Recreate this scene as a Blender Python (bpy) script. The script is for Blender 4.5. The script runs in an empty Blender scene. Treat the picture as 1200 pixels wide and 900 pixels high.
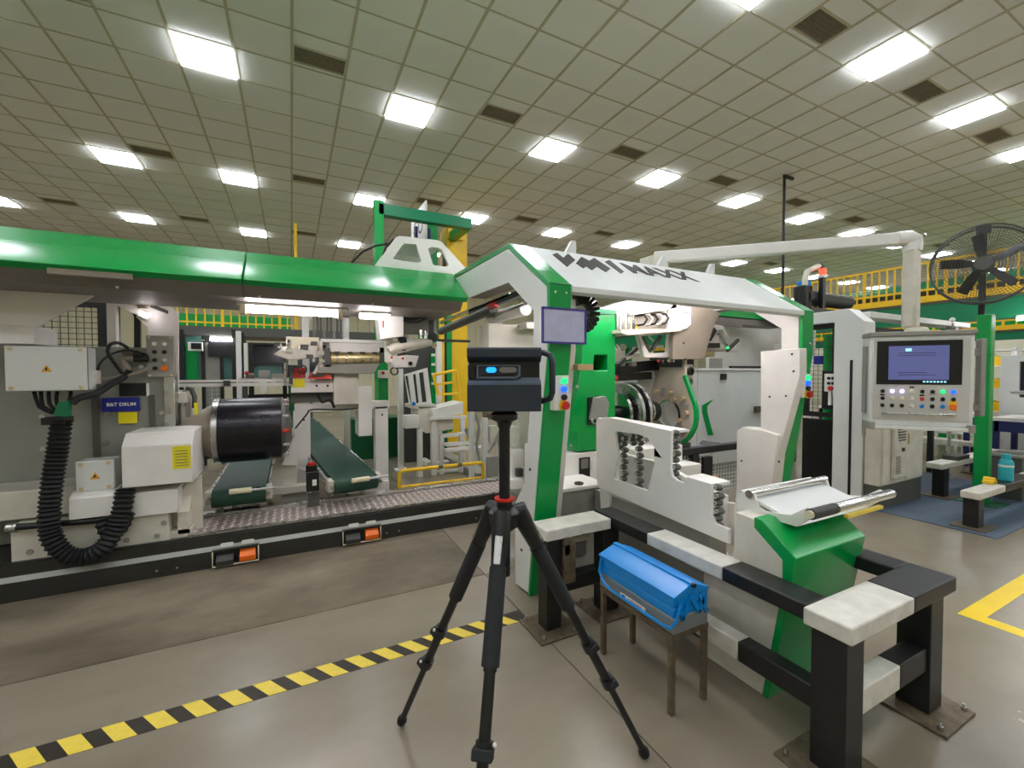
import bpy, math, random
from mathutils import Vector, Matrix
from mathutils.geometry import tessellate_polygon

scene = bpy.context.scene
COL = scene.collection
random.seed(7)
R = math.radians

# ---------------------------------------------------------------- camera, world, exposure
cam_data = bpy.data.cameras.new('camera')
cam = bpy.data.objects.new('camera', cam_data)
COL.objects.link(cam)
cam_data.sensor_width = 36.0
cam_data.lens = 15.24
cam_data.clip_start = 0.02
cam_data.clip_end = 200
cam.matrix_world = Matrix(((0.891298, 0.013861, -0.453205, 0.0),
                           (-0.453413, 0.023112, -0.891001, 0.0),
                           (-0.001875, 0.999637, 0.026884, 1.5),
                           (0, 0, 0, 1)))
scene.camera = cam
world = bpy.data.worlds.new('world')
scene.world = world
world.use_nodes = True
world.node_tree.nodes['Background'].inputs[0].default_value = (0.75, 0.8, 0.85, 1)
world.node_tree.nodes['Background'].inputs[1].default_value = 0.15
vs = scene.view_settings
vs.view_transform = 'Standard'
vs.look = 'None'
vs.exposure = 0.42
vs.gamma = 1.0
vs.use_curve_mapping = False
PANEL_LIGHT = 20.0          # radiance of the ceiling panels
scene.cycles.use_denoising = True
scene.cycles.max_bounces = 10
scene.cycles.diffuse_bounces = 6
scene.cycles.sample_clamp_indirect = 6.0
scene.cycles.caustics_reflective = False
scene.cycles.caustics_refractive = False

# ---------------------------------------------------------------- materials
def lin(c):
    c = c / 255.0
    return c / 12.92 if c <= 0.04045 else ((c + 0.055) / 1.055) ** 2.4

MATS = {}
def mat(name, rgb, rough=0.5, metal=0.0, var=0.06, scale=6.0, emit=0.0, bump=0.0, rvar=0.0, spec=0.5, alpha=1.0, trans=0.0):
    m = bpy.data.materials.new(name)
    m.use_nodes = True
    nt = m.node_tree
    b = nt.nodes['Principled BSDF']
    col = tuple(lin(c) for c in rgb) + (1,)
    b.inputs['Base Color'].default_value = col
    b.inputs['Roughness'].default_value = rough
    b.inputs['Metallic'].default_value = metal
    b.inputs['Specular IOR Level'].default_value = spec
    b.inputs['Alpha'].default_value = alpha
    b.inputs['Transmission Weight'].default_value = trans
    if emit:
        b.inputs['Emission Color'].default_value = col
        b.inputs['Emission Strength'].default_value = emit
    elif var or bump:
        tc = nt.nodes.new('ShaderNodeTexCoord')
        nz = nt.nodes.new('ShaderNodeTexNoise')
        nz.inputs['Scale'].default_value = scale
        nz.inputs['Detail'].default_value = 5
        nt.links.new(tc.outputs['Object'], nz.inputs['Vector'])
        rp = nt.nodes.new('ShaderNodeValToRGB')
        rp.color_ramp.elements[0].position = 0.3
        rp.color_ramp.elements[1].position = 0.72
        rp.color_ramp.elements[0].color = tuple(c * (1 - var) for c in col[:3]) + (1,)
        rp.color_ramp.elements[1].color = tuple(min(1, c * (1 + var)) for c in col[:3]) + (1,)
        nt.links.new(nz.outputs['Fac'], rp.inputs['Fac'])
        nt.links.new(rp.outputs['Color'], b.inputs['Base Color'])
        if rvar:
            mr = nt.nodes.new('ShaderNodeMapRange')
            mr.inputs['To Min'].default_value = max(0, rough - rvar)
            mr.inputs['To Max'].default_value = min(1, rough + rvar)
            nt.links.new(nz.outputs['Fac'], mr.inputs['Value'])
            nt.links.new(mr.outputs['Result'], b.inputs['Roughness'])
        if bump:
            bp = nt.nodes.new('ShaderNodeBump')
            bp.inputs['Strength'].default_value = bump
            bp.inputs['Distance'].default_value = 0.01
            nt.links.new(nz.outputs['Fac'], bp.inputs['Height'])
            nt.links.new(bp.outputs['Normal'], b.inputs['Normal'])
    MATS[name] = m
    return m

mat('white_paint', (234, 231, 226), 0.42, var=0.04)
mat('cool_white', (224, 226, 224), 0.4, var=0.03)
mat('cream_paint', (216, 211, 198), 0.5, var=0.09, scale=9)
mat('green_paint', (0, 154, 70), 0.24, var=0.05, scale=3)
mat('pale_green', (0, 120, 78), 0.4, var=0.05)
mat('dark_green', (0, 84, 48), 0.45)
mat('yellow_paint', (244, 198, 24), 0.45, var=0.06)
mat('yellow_label', (240, 225, 20), 0.5, var=0.02)
mat('black_paint', (20, 20, 20), 0.42, var=0.25, scale=14)
mat('black_plastic', (15, 16, 18), 0.36, var=0.1)
mat('rubber', (16, 17, 18), 0.62, var=0.15, scale=20)
mat('charcoal', (58, 58, 56), 0.5, var=0.12)
mat('base_black', (44, 44, 41), 0.38, var=0.15, scale=5)
mat('grey_panel', (150, 151, 144), 0.4, metal=0.2, var=0.08, scale=4)
mat('grey_paint', (150, 148, 140), 0.45, var=0.07)
mat('dark_grey', (84, 84, 80), 0.5, var=0.1)
mat('taupe', (150, 140, 126), 0.45, var=0.06)
mat('under_grey', (118, 112, 104), 0.5, var=0.06)
mat('steel', (190, 190, 188), 0.28, metal=1.0, var=0.08, scale=12, rvar=0.08)
mat('chrome', (225, 225, 225), 0.12, metal=1.0, var=0.03)
mat('brass', (232, 212, 158), 0.3, metal=0.55, var=0.15, scale=20)
mat('bronze_nut', (216, 196, 158), 0.4, metal=0.3)
mat('tread', (160, 146, 140), 0.4, metal=0.3, var=0.12, scale=15)
mat('drum_black', (34, 32, 38), 0.26, metal=0.4, var=0.3, scale=5)
mat('belt_green', (24, 66, 50), 0.55, var=0.12, scale=5)
mat('navy', (24, 34, 92), 0.45)
mat('blue_sign', (22, 34, 140), 0.4, var=0.02)
mat('toolbox_blue', (0, 132, 212), 0.34, var=0.04)
mat('toolbox_grey', (140, 146, 146), 0.4, metal=0.4)
mat('amber', (232, 166, 36), 0.5, var=0.02)
mat('orange', (240, 112, 24), 0.45, var=0.05)
mat('red', (196, 34, 26), 0.4, var=0.05)
mat('red_acrylic', (214, 70, 60), 0.25, var=0.05)
mat('rust_steel', (112, 98, 80), 0.5, metal=0.4, var=0.3, scale=25)
mat('worn_white', (214, 210, 200), 0.6, var=0.13, scale=14)
mat('worn_black', (27, 27, 27), 0.42, var=0.4, scale=18)
mat('wood', (206, 176, 130), 0.6, var=0.1)
mat('ivory', (226, 218, 188), 0.4, var=0.03)
mat('pouch', (190, 192, 222), 0.18, var=0.1, scale=9, bump=1.0)
mat('pouch_edge', (56, 48, 140), 0.4)
mat('scanner_grey', (42, 50, 60), 0.42, var=0.05)
mat('scanner_light', (92, 102, 116), 0.32, var=0.04)
mat('smoked_glass', (10, 12, 16), 0.12, var=0)
mat('window_dark', (40, 44, 52), 0.15, var=0.2, scale=3)
mat('window_teal', (84, 128, 120), 0.2, var=0.3, scale=2)
mat('ink', (46, 42, 40), 0.5, var=0.02)
mat('print_grey', (120, 118, 110), 0.5, var=0.02)
mat('label_white', (236, 234, 228), 0.5, var=0.02)
mat('teal_bottle', (40, 170, 184), 0.3, var=0.03)
mat('mat_blue', (76, 92, 112), 0.6, var=0.14, scale=5)
mat('tape_yellow', (242, 214, 84), 0.45, var=0.08, scale=20)
mat('tape_black', (52, 46, 40), 0.5, var=0.2, scale=20)
mat('line_yellow', (252, 214, 8), 0.4, var=0.04)
mat('ceiling_tile', (244, 244, 238), 0.85, var=0.035, scale=1.3)
mat('ceiling_tee', (196, 188, 162), 0.7, var=0.05)
mat('vent_dark', (128, 118, 98), 0.8, var=0.15, scale=30)
mat('wall_paint', (220, 216, 194), 0.8, var=0.05, scale=1.5)
mat('cladding', (228, 222, 192), 0.6, var=0.04, scale=2)
mat('lamp_white', (243, 248, 255), emit=20.0)
mat('tube_glow', (255, 246, 248), emit=26.0)
mat('led_green', (20, 225, 120), emit=1.0)
mat('led_blue', (20, 90, 250), emit=1.1)
mat('led_white', (190, 180, 255), emit=2.0)
mat('led_cyan', (30, 160, 255), emit=1.0)
mat('grip', (30, 32, 36), 0.7, var=0.1, scale=30)
mat('led_red', (255, 60, 40), emit=2.2)
mat('screen_blue', (82, 88, 136), emit=0.45)
mat('console_grey', (200, 198, 192), 0.42, var=0.03)
mat('tread_stud', (236, 226, 222), 0.3, metal=0.2, var=0.05)
mat('screen_text', (24, 26, 60), 0.5, var=0)
mat('screen_icon', (150, 220, 250), emit=0.9)
MATS['lamp_white'].node_tree.nodes['Principled BSDF'].inputs['Emission Strength'].default_value = PANEL_LIGHT

def floor_material(name, a, b, stain, rough, rv):
    m = bpy.data.materials.new(name); m.use_nodes = True
    nt = m.node_tree; bs = nt.nodes['Principled BSDF']
    tc = nt.nodes.new('ShaderNodeTexCoord')
    n1 = nt.nodes.new('ShaderNodeTexNoise'); n1.inputs['Scale'].default_value = 1.1; n1.inputs['Detail'].default_value = 8; n1.inputs['Roughness'].default_value = 0.65
    n2 = nt.nodes.new('ShaderNodeTexNoise'); n2.inputs['Scale'].default_value = 5; n2.inputs['Detail'].default_value = 6
    n3 = nt.nodes.new('ShaderNodeTexNoise'); n3.inputs['Scale'].default_value = 260; n3.inputs['Detail'].default_value = 2
    mp = nt.nodes.new('ShaderNodeMapping'); mp.inputs['Scale'].default_value = (0.6, 1.0, 1)
    nt.links.new(tc.outputs['Object'], mp.inputs['Vector'])
    for n in (n1, n2): nt.links.new(mp.outputs['Vector'], n.inputs['Vector'])
    nt.links.new(tc.outputs['Object'], n3.inputs['Vector'])
    r1 = nt.nodes.new('ShaderNodeValToRGB')
    r1.color_ramp.elements[0].position = 0.32; r1.color_ramp.elements[0].color = tuple(lin(c) for c in a) + (1,)
    r1.color_ramp.elements[1].position = 0.66; r1.color_ramp.elements[1].color = tuple(lin(c) for c in b) + (1,)
    nt.links.new(n1.outputs['Fac'], r1.inputs['Fac'])
    mx = nt.nodes.new('ShaderNodeMix'); mx.data_type = 'RGBA'; mx.blend_type = 'MULTIPLY'
    r2 = nt.nodes.new('ShaderNodeValToRGB')
    r2.color_ramp.elements[0].position = 0.2; r2.color_ramp.elements[0].color = (1 - stain,) * 3 + (1,)
    r2.color_ramp.elements[1].position = 0.5; r2.color_ramp.elements[1].color = (1, 1, 1, 1)
    nt.links.new(n2.outputs['Fac'], r2.inputs['Fac'])
    mx.inputs[0].default_value = 1.0
    nt.links.new(r1.outputs['Color'], mx.inputs[6]); nt.links.new(r2.outputs['Color'], mx.inputs[7])
    my = nt.nodes.new('ShaderNodeMix'); my.data_type = 'RGBA'; my.blend_type = 'MULTIPLY'; my.inputs[0].default_value = 1.0
    r3 = nt.nodes.new('ShaderNodeValToRGB')
    r3.color_ramp.elements[0].position = 0.3; r3.color_ramp.elements[0].color = (0.9, 0.9, 0.9, 1)
    r3.color_ramp.elements[1].position = 0.7; r3.color_ramp.elements[1].color = (1, 1, 1, 1)
    nt.links.new(n3.outputs['Fac'], r3.inputs['Fac'])
    nt.links.new(mx.outputs[2], my.inputs[6]); nt.links.new(r3.outputs['Color'], my.inputs[7])
    nt.links.new(my.outputs[2], bs.inputs['Base Color'])
    mr = nt.nodes.new('ShaderNodeMapRange'); mr.inputs['To Min'].default_value = rough - rv; mr.inputs['To Max'].default_value = rough + rv
    nt.links.new(n2.outputs['Fac'], mr.inputs['Value']); nt.links.new(mr.outputs['Result'], bs.inputs['Roughness'])
    MATS[name] = m
floor_material('floor_paint', (133, 122, 105), (152, 142, 125), 0.03, 0.26, 0.03)
mat('tool_plate', (192, 182, 166), 0.4, var=0.05)
floor_material('bare_concrete', (80, 70, 56), (146, 134, 114), 0.25, 0.5, 0.12)

# ---------------------------------------------------------------- mesh building
class MB:
    def __init__(s):
        s.v = []; s.f = []
    def add(s, verts, faces):
        o = len(s.v); s.v += [tuple(p) for p in verts]; s.f += [tuple(i + o for i in f) for f in faces]; return s
    def box(s, x0, x1, y0, y1, z0, z1):
        if x1 < x0: x0, x1 = x1, x0
        if y1 < y0: y0, y1 = y1, y0
        if z1 < z0: z0, z1 = z1, z0
        return s.add([(x0,y0,z0),(x1,y0,z0),(x1,y1,z0),(x0,y1,z0),(x0,y0,z1),(x1,y0,z1),(x1,y1,z1),(x0,y1,z1)],
                     [(3,2,1,0),(4,5,6,7),(0,1,5,4),(1,2,6,5),(2,3,7,6),(3,0,4,7)])
    def fy(s, b, y0, y1): return s.box(b[0], b[1], y0, y1, b[2], b[3])
    def fx(s, b, x0, x1): return s.box(x0, x1, b[0], b[1], b[2], b[3])
    def bar(s, p, q, w, h, up=(0, 0, 1)):
        p = Vector(p); q = Vector(q); d = (q - p).normalized(); u = Vector(up)
        if abs(d.dot(u)) > 0.98: u = Vector((0, 1, 0))
        a = d.cross(u).normalized(); c = a.cross(d).normalized(); vs = []
        for e in (p, q):
            for i, j in ((-1,-1),(1,-1),(1,1),(-1,1)): vs.append(e + a * (i*w/2) + c * (j*h/2))
        return s.add(vs, [(3,2,1,0),(4,5,6,7),(0,1,5,4),(1,2,6,5),(2,3,7,6),(3,0,4,7)])
    def plate(s, axis, a, b, outer, holes=()):
        def area(l): return sum(l[i][0]*l[(i+1)%len(l)][1]-l[(i+1)%len(l)][0]*l[i][1] for i in range(len(l)))
        def mk(p, t): return {'x': (t, p[0], p[1]), 'y': (p[0], t, p[1]), 'z': (p[0], p[1], t)}[axis]
        loops = []
        for k, l in enumerate([outer] + list(holes)):
            l = list(l)
            if (area(l) > 0) != (k == 0): l.reverse()
            loops.append(l)
        allp = [p for l in loops for p in l]; n = len(allp); o = len(s.v)
        s.v += [mk(p, a) for p in allp] + [mk(p, b) for p in allp]
        if len(loops) == 1 and len(outer) <= 4 or len(loops) == 1 and convex(loops[0]):
            tris = [tuple(range(n))]
        else:
            tris = tessellate_polygon([[Vector((p[0], p[1], 0)) for p in l] for l in loops])
        fl = (axis == 'y') ^ (b < a)
        for t in tris:
            A = sum(allp[t[i]][0]*allp[t[(i+1)%len(t)]][1]-allp[t[(i+1)%len(t)]][0]*allp[t[i]][1] for i in range(len(t)))
            t = tuple(t) if A > 0 else tuple(reversed(t))
            if fl: t = tuple(reversed(t))
            s.f.append(tuple(i + o for i in reversed(t))); s.f.append(tuple(i + o + n for i in t))
        st = 0
        for l in loops:
            m = len(l)
            for i in range(m):
                j = (i + 1) % m; q = (o+st+i, o+st+j, o+n+st+j, o+n+st+i)
                s.f.append(tuple(reversed(q)) if fl else q)
            st += m
        return s
    def cyl(s, p, q, r, r2=None, n=16, caps=True):
        return s.rings([(p, r), (q, r if r2 is None else r2)], n, caps)
    def rings(s, seq, n=16, caps=True):
        p0 = Vector(seq[0][0]); p1 = Vector(seq[-1][0]); d = (p1 - p0).normalized()
        u = Vector((0, 0, 1)) if abs(d.z) < 0.9 else Vector((1, 0, 0))
        a = d.cross(u).normalized(); b = d.cross(a).normalized(); o = len(s.v)
        for c, r in seq:
            c = Vector(c)
            for k in range(n):
                t = 2*math.pi*k/n; s.v.append(tuple(c + a*(r*math.cos(t)) + b*(r*math.sin(t))))
        for i in range(len(seq)-1):
            for k in range(n):
                l = (k+1) % n; s.f.append((o+i*n+k, o+i*n+l, o+(i+1)*n+l, o+(i+1)*n+k))
        if caps:
            s.f.append(tuple(o+k for k in reversed(range(n)))); e = o+(len(seq)-1)*n
            s.f.append(tuple(e+k for k in range(n)))
        return s
    def tube(s, pts, r, n=8, closed=False, caps=True):
        P = [Vector(p) for p in pts]; m = len(P); o = len(s.v); prev = None
        for i in range(m):
            if closed: d = (P[(i+1) % m] - P[i-1])
            else: d = P[min(i+1, m-1)] - P[max(i-1, 0)]
            d.normalize()
            if prev is None:
                u = Vector((0, 0, 1)) if abs(d.z) < 0.9 else Vector((1, 0, 0)); a = d.cross(u).normalized()
            else: a = (prev - d * prev.dot(d)).normalized()
            prev = a; b = d.cross(a)
            rr = r[i] if isinstance(r, (list, tuple)) else r
            for k in range(n):
                t = 2*math.pi*k/n; s.v.append(tuple(P[i] + a*(rr*math.cos(t)) + b*(rr*math.sin(t))))
        for i in range(m if closed else m-1):
            for k in range(n):
                l = (k+1) % n; j = (i+1) % m; s.f.append((o+i*n+k, o+i*n+l, o+j*n+l, o+j*n+k))
        if not closed and caps:
            s.f.append(tuple(o+k for k in reversed(range(n)))); s.f.append(tuple(o+(m-1)*n+k for k in range(n)))
        return s
    def ring(s, c, axis, ri, ro, t, n=28):
        c = Vector(c); o = len(s.v)
        ax = {'x': Vector((1,0,0)), 'y': Vector((0,1,0)), 'z': Vector((0,0,1))}[axis] if isinstance(axis, str) else Vector(axis).normalized()
        u = Vector((0,0,1)) if abs(ax.z) < .9 else Vector((1,0,0)); a = ax.cross(u).normalized(); b = ax.cross(a)
        for r, h in ((ro,-t/2),(ro,t/2),(ri,t/2),(ri,-t/2)):
            for k in range(n):
                th = 2*math.pi*k/n; s.v.append(tuple(c + ax*h + a*(r*math.cos(th)) + b*(r*math.sin(th))))
        for i in range(4):
            for k in range(n):
                l = (k+1) % n; j = (i+1) % 4; s.f.append((o+i*n+k, o+i*n+l, o+j*n+l, o+j*n+k))
        return s
    def ball(s, c, r, n=10, sx=1, sy=1, sz=1):
        o = len(s.v); m = n//2
        for i in range(m+1):
            ph = math.pi*i/m
            for k in range(n):
                th = 2*math.pi*k/n
                s.v.append((c[0]+sx*r*math.sin(ph)*math.cos(th), c[1]+sy*r*math.sin(ph)*math.sin(th), c[2]+sz*r*math.cos(ph)))
        for i in range(m):
            for k in range(n):
                l = (k+1) % n; s.f.append((o+i*n+k, o+(i+1)*n+k, o+(i+1)*n+l, o+i*n+l))
        return s

def convex(l):
    sg = 0
    for i in range(len(l)):
        a, b, c = l[i], l[(i+1) % len(l)], l[(i+2) % len(l)]
        k = (b[0]-a[0])*(c[1]-b[1])-(b[1]-a[1])*(c[0]-b[0])
        if abs(k) < 1e-9: continue
        if sg and (k > 0) != (sg > 0): return False
        sg = k
    return True

def wloc(o):
    v = Vector((0, 0, 0))
    while o is not None: v += Vector(o.location); o = o.parent
    return v

def part(name, m, material, parent=None, bevel=0.0, label=None, smooth=True, kind=None):
    me = bpy.data.meshes.new(name)
    off = wloc(parent) if parent is not None else Vector((0, 0, 0))
    me.from_pydata([(p[0]-off.x, p[1]-off.y, p[2]-off.z) for p in m.v], [], m.f)
    me.materials.append(MATS[material] if isinstance(material, str) else material)
    if smooth:
        me.shade_smooth(); me.set_sharp_from_angle(angle=R(38))
    me.update()
    o = bpy.data.objects.new(name, me); COL.objects.link(o)
    if parent is not None: o.parent = parent
    if bevel:
        bm = o.modifiers.new('bevel', 'BEVEL'); bm.width = bevel; bm.segments = 2; bm.limit_method = 'ANGLE'; bm.angle_limit = R(40)
    if label: o['label'] = label
    if kind: o['kind'] = kind
    return o

def tag(o, label, cat, group=None):
    o['label'] = label; o['category'] = cat
    if group: o['group'] = group
    return o

def thing(name, label, cat, loc=(0, 0, 0), group=None):
    o = bpy.data.objects.new(name, None); COL.objects.link(o)
    o.location = loc; o.empty_display_size = 0.1
    return tag(o, label, cat, group)

def struct(name, m=None, material=None, label=None, loc=(0, 0, 0)):
    if m is None:
        o = bpy.data.objects.new(name, None); COL.objects.link(o); o.location = loc
    else: o = part(name, m, material)
    o['kind'] = 'structure'
    if label: o['label'] = label
    return o

def dup(o, loc=None, parent=None, label=None, delta=None):
    c = o.copy(); COL.objects.link(c); c.parent = parent
    if loc is not None: c.location = loc
    if delta is not None: c.location = Vector(o.location) + Vector(delta)
    if label: c['label'] = label
    for ch in list(o.children): dup(ch, parent=c)
    return c

def text(name, body, size, material, origin, xdir, ydir, parent=None, extrude=0.001, align='CENTER', bold=0.0, xs=1.0):
    cu = bpy.data.curves.new(name, 'FONT'); cu.body = body; cu.size = size; cu.extrude = extrude; cu.offset = bold
    cu.align_x = align; cu.align_y = 'CENTER'; cu.resolution_u = 2
    tmp = bpy.data.objects.new(name + '_curve', cu); COL.objects.link(tmp)
    dg = bpy.context.evaluated_depsgraph_get(); dg.update()
    me = bpy.data.meshes.new_from_object(tmp.evaluated_get(dg))
    bpy.data.objects.remove(tmp); bpy.data.curves.remove(cu)
    x = Vector(xdir).normalized(); z = x.cross(Vector(ydir)).normalized(); y = z.cross(x)
    off = wloc(parent) if parent is not None else Vector((0, 0, 0))
    p = Vector(origin) - off
    me.transform(Matrix(((x.x*xs, y.x, z.x, p.x), (x.y*xs, y.y, z.y, p.y), (x.z*xs, y.z, z.z, p.z), (0, 0, 0, 1))))
    me.materials.clear(); me.materials.append(MATS[material]); me.name = name
    o = bpy.data.objects.new(name, me); COL.objects.link(o)
    if parent is not None: o.parent = parent
    o['kind'] = 'stuff'
    return o

def screws(parent, pts, axis, r=0.008, t=0.006, material='steel', name='screw'):
    d = {'-x': (-1,0,0), '+x': (1,0,0), '-y': (0,-1,0), '+z': (0,0,1)}[axis]; first = None
    for p in pts:
        if first is None:
            first = part(name, MB().cyl(p, (p[0]+d[0]*t, p[1]+d[1]*t, p[2]+d[2]*t), r, r*0.8, n=8), material, parent); p0 = p
        else:
            c = first.copy(); COL.objects.link(c); c.parent = parent
            c.location = (p[0]-p0[0], p[1]-p0[1], p[2]-p0[2])

# ================================================================ SETTING
CZ = 5.225
X0, X1, Y0, Y1 = -11.0, 24.0, -8.0, 20.0
floor = struct('floor', label='polished tan grey factory floor with sawn joints')
part('sub_floor', MB().box(X0, X1, Y0, Y1, -0.3, -0.012), 'charcoal', floor)
def slab(x0, x1, y0, y1, m):
    return part('floor_slab', MB().box(x0 + .003, x1 - .003, y0 + .003, y1 - .003, -0.012, 0), m, floor)
slab(X0, 1.262, Y0, -2.6, 'floor_paint'); slab(X0, 1.262, -2.6, 2.93, 'floor_paint')
slab(1.262, 6.2, Y0, -2.6, 'floor_paint'); slab(1.262, 6.2, -2.6, 2.93, 'floor_paint')
slab(6.2, X1, Y0, 2.93, 'floor_paint'); slab(1.262, X1, 2.93, 8.0, 'floor_paint')
slab(X0, 1.262, 2.93, 8.0, 'bare_concrete'); slab(X0, X1, 8.0, Y1, 'floor_paint')

ceiling = struct('ceiling', label='suspended ceiling of square pale tiles', loc=(0, 0, 0))
part('soffit', MB().box(X0, X1, Y0, Y1, CZ + .12, CZ + .3), 'charcoal', ceiling)
T = 0.6
def tx(u): return (u - 1.406) * T
def ty(v): return (v + 4.444) * T
lights = {(u, v) for v in (-12, -6, 0, 6) for u in range(-12, 42, 4)} | {(u, 12) for u in (-11, -7, -3)} | {(u, 12) for u in range(0, 42, 4)} | {(u, 18) for u in range(-12, 42, 4)}
vents = {(u, 5) for u in range(-6, 36, 4)} | {(u, 11) for u in range(-10, 36, 4)} | {(u, 0) for u in (10, 14, 18, 22)} | {(u, 17) for u in range(-6, 36, 4)}
ci = cam.matrix_world.inverted()
tiles = []
for u in range(-17, 43):
    for v in range(-17, 29):
        x, y = tx(u), ty(v)
        if not (X0 + .3 <= x <= X1 - .3 and Y0 + .3 <= y <= Y1 - .3) or (u, v) in lights or (u, v) in vents: continue
        p = ci @ Vector((x, y, CZ)); a = 0
        if p.z < -0.3 and abs(p.x / -p.z) < 1.25 and 0 < p.y / -p.z < 0.95: a = 1 / (-p.z) ** 3
        tiles.append((a, x, y))
tiles.sort(reverse=True)
H = T / 2 - .006
t0 = None
for a, x, y in tiles[:300]:
    if t0 is None:
        t0 = part('ceiling_tile', MB().box(x-H, x+H, y-H, y+H, CZ+.008, CZ+.03), 'ceiling_tile', ceiling); b0 = (x, y)
    else:
        c = t0.copy(); COL.objects.link(c); c.parent = ceiling
        c.location = (x - b0[0], y - b0[1], random.uniform(-.001, .0015))
far = MB()
for a, x, y in tiles[300:]: far.box(x-H, x+H, y-H, y+H, CZ+.008, CZ+.03)
part('ceiling_tile_field', far, 'ceiling_tile', ceiling, kind='stuff')
grid = MB()
for u in range(-17, 44):
    x = tx(u - .5)
    if X0 < x < X1: grid.box(x-.015, x+.015, Y0, Y1, CZ-.001, CZ+.02)
for v in range(-17, 30):
    y = ty(v - .5)
    if Y0 < y < Y1: grid.box(X0, X1, y-.008, y+.008, CZ, CZ+.02)
part('ceiling_grid', grid, 'ceiling_tee', ceiling)

# ceiling lights: one builder, then copies
ROWN = {-12: 'row', -6: 'row', 0: 'nearest row overhead', 6: 'second row, over the green portal', 12: 'third row', 18: 'fourth row, low over the long green beam'}
def light_label(u, v):
    names = ['first', 'second', 'third', 'fourth', 'fifth', 'sixth', 'seventh', 'eighth', 'ninth']
    k = {0: 'nearest row, upper right', 6: 'row from upper left to fan', 12: 'row just above the green gantry', 18: 'farthest row, low over green beam'}.get(v)
    order = {0: [8, 12, 16, 20], 6: [0, 4, 8, 12, 16, 20, 24], 12: [-3, 0, 4, 8, 12, 16, 20, 24, 28], 18: [-8, -4, 0, 4]}.get(v, [])
    if u in order: return 'glowing square ceiling panel, %s from left in %s' % (names[order.index(u)], k)
    if k is None: return 'square ceiling light panel in the rows behind the viewer'
    return 'square ceiling light panel %s the visible part of %s' % ('left of' if u < order[0] else 'beyond', k)
Lm = None
for (u, v) in sorted(lights):
    x, y = tx(u), ty(v)
    if not (X0 + .3 < x < X1 - .3 and Y0 + .3 < y < Y1 - .3): continue
    if Lm is None:
        Lm = thing('ceiling_light', '', 'ceiling light', (x, y, CZ), 'square ceiling light panels')
        fr = MB().plate('z', CZ - .004, CZ + .05, [(x-.297,y-.297),(x+.297,y-.297),(x+.297,y+.297),(x-.297,y+.297)],
                        [[(x-.28,y-.28),(x+.28,y-.28),(x+.28,y+.28),(x-.28,y+.28)]])
        part('frame', fr, 'cool_white', Lm)
        part('diffuser', MB().box(x-.28, x+.28, y-.28, y+.28, CZ-.022, CZ+.012), 'lamp_white', Lm)  # drops below the ceiling so its glowing sides brighten the tiles around it
        L = Lm
    else: L = dup(Lm, (x, y, CZ))
    L['label'] = light_label(u, v)
Vm = None
VN = {5: 'second light row', 11: 'third light row', 0: 'nearest light row', 17: 'farthest light row'}
for (u, v) in sorted(vents):
    x, y = tx(u), ty(v)
    if not (X0 + .3 < x < X1 - .3 and Y0 + .3 < y < Y1 - .3): continue
    if Vm is None:
        Vm = thing('ceiling_vent', '', 'air vent', (x, y, CZ), 'dark air vents in the ceiling')
        part('backing', MB().box(x-.28, x+.28, y-.05, y+.22, CZ+.05, CZ+.06), 'vent_dark', Vm)
        part('frame', MB().plate('z', CZ-.003, CZ+.04, [(x-.295,y-.07),(x+.295,y-.07),(x+.295,y+.24),(x-.295,y+.24)],
             [[(x-.275,y-.05),(x+.275,y-.05),(x+.275,y+.22),(x-.275,y+.22)]]), 'ceiling_tee', Vm)
        for k in range(6):
            yy = y - .035 + k * .047
            part('slat', MB().bar((x-.275, yy, CZ+.02), (x+.275, yy, CZ+.02), .035, .003, up=(0, .5, 1)), 'vent_dark', Vm)
        part('filler_tile', MB().box(x-.294, x+.294, y-.294, y-.07, CZ+.008, CZ+.03), 'ceiling_tile', Vm)
        part('filler_tile', MB().box(x-.294, x+.294, y+.24, y+.294, CZ+.008, CZ+.03), 'ceiling_tile', Vm)
        V = Vm
    else: V = dup(Vm, (x, y, CZ))
    seq = {5: range(2, 36, 4), 11: range(-2, 36, 4), 0: range(10, 36, 4), 17: range(-6, 36, 4)}[v]
    k = seq.index(u) if u in seq else -1
    V['label'] = ('dark slatted vent beside the %s, %s from the left' % (VN[v], ['first', 'second', 'third', 'fourth', 'fifth', 'sixth', 'seventh', 'eighth', 'ninth', 'tenth', 'last'][k])) if k >= 0 else 'dark slatted ceiling vent at the far left, beside the %s' % VN[v]

def wall(name, x0, x1, y0, y1):
    return struct(name, MB().box(x0, x1, y0, y1, -.3, CZ + .3), 'wall_paint')
wall('wall_back', X0, X1, Y1, Y1 + .2); wall('wall_right', X1, X1 + .2, Y0, Y1)
wall('wall_left', X0 - .2, X0, Y0, Y1); wall('wall_front', X0, X1, Y0 - .2, Y0)
clad = struct('wall_partition', label='pale yellow ribbed cladding wall behind the mezzanine')
c0 = None
for k in range(44):
    x = -10.9 + k * .5
    if c0 is None:
        c0 = part('cladding_panel', MB().plate('z', 0.0, CZ - .01, [(x, 19.8), (x+.36, 19.8), (x+.4, 19.84), (x+.46, 19.84), (x+.5, 19.8), (x+.5, 19.98), (x, 19.98)]), 'cladding', clad, smooth=False); xk = x
    else:
        c = c0.copy(); COL.objects.link(c); c.parent = clad; c.location.x = x - xk

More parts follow.
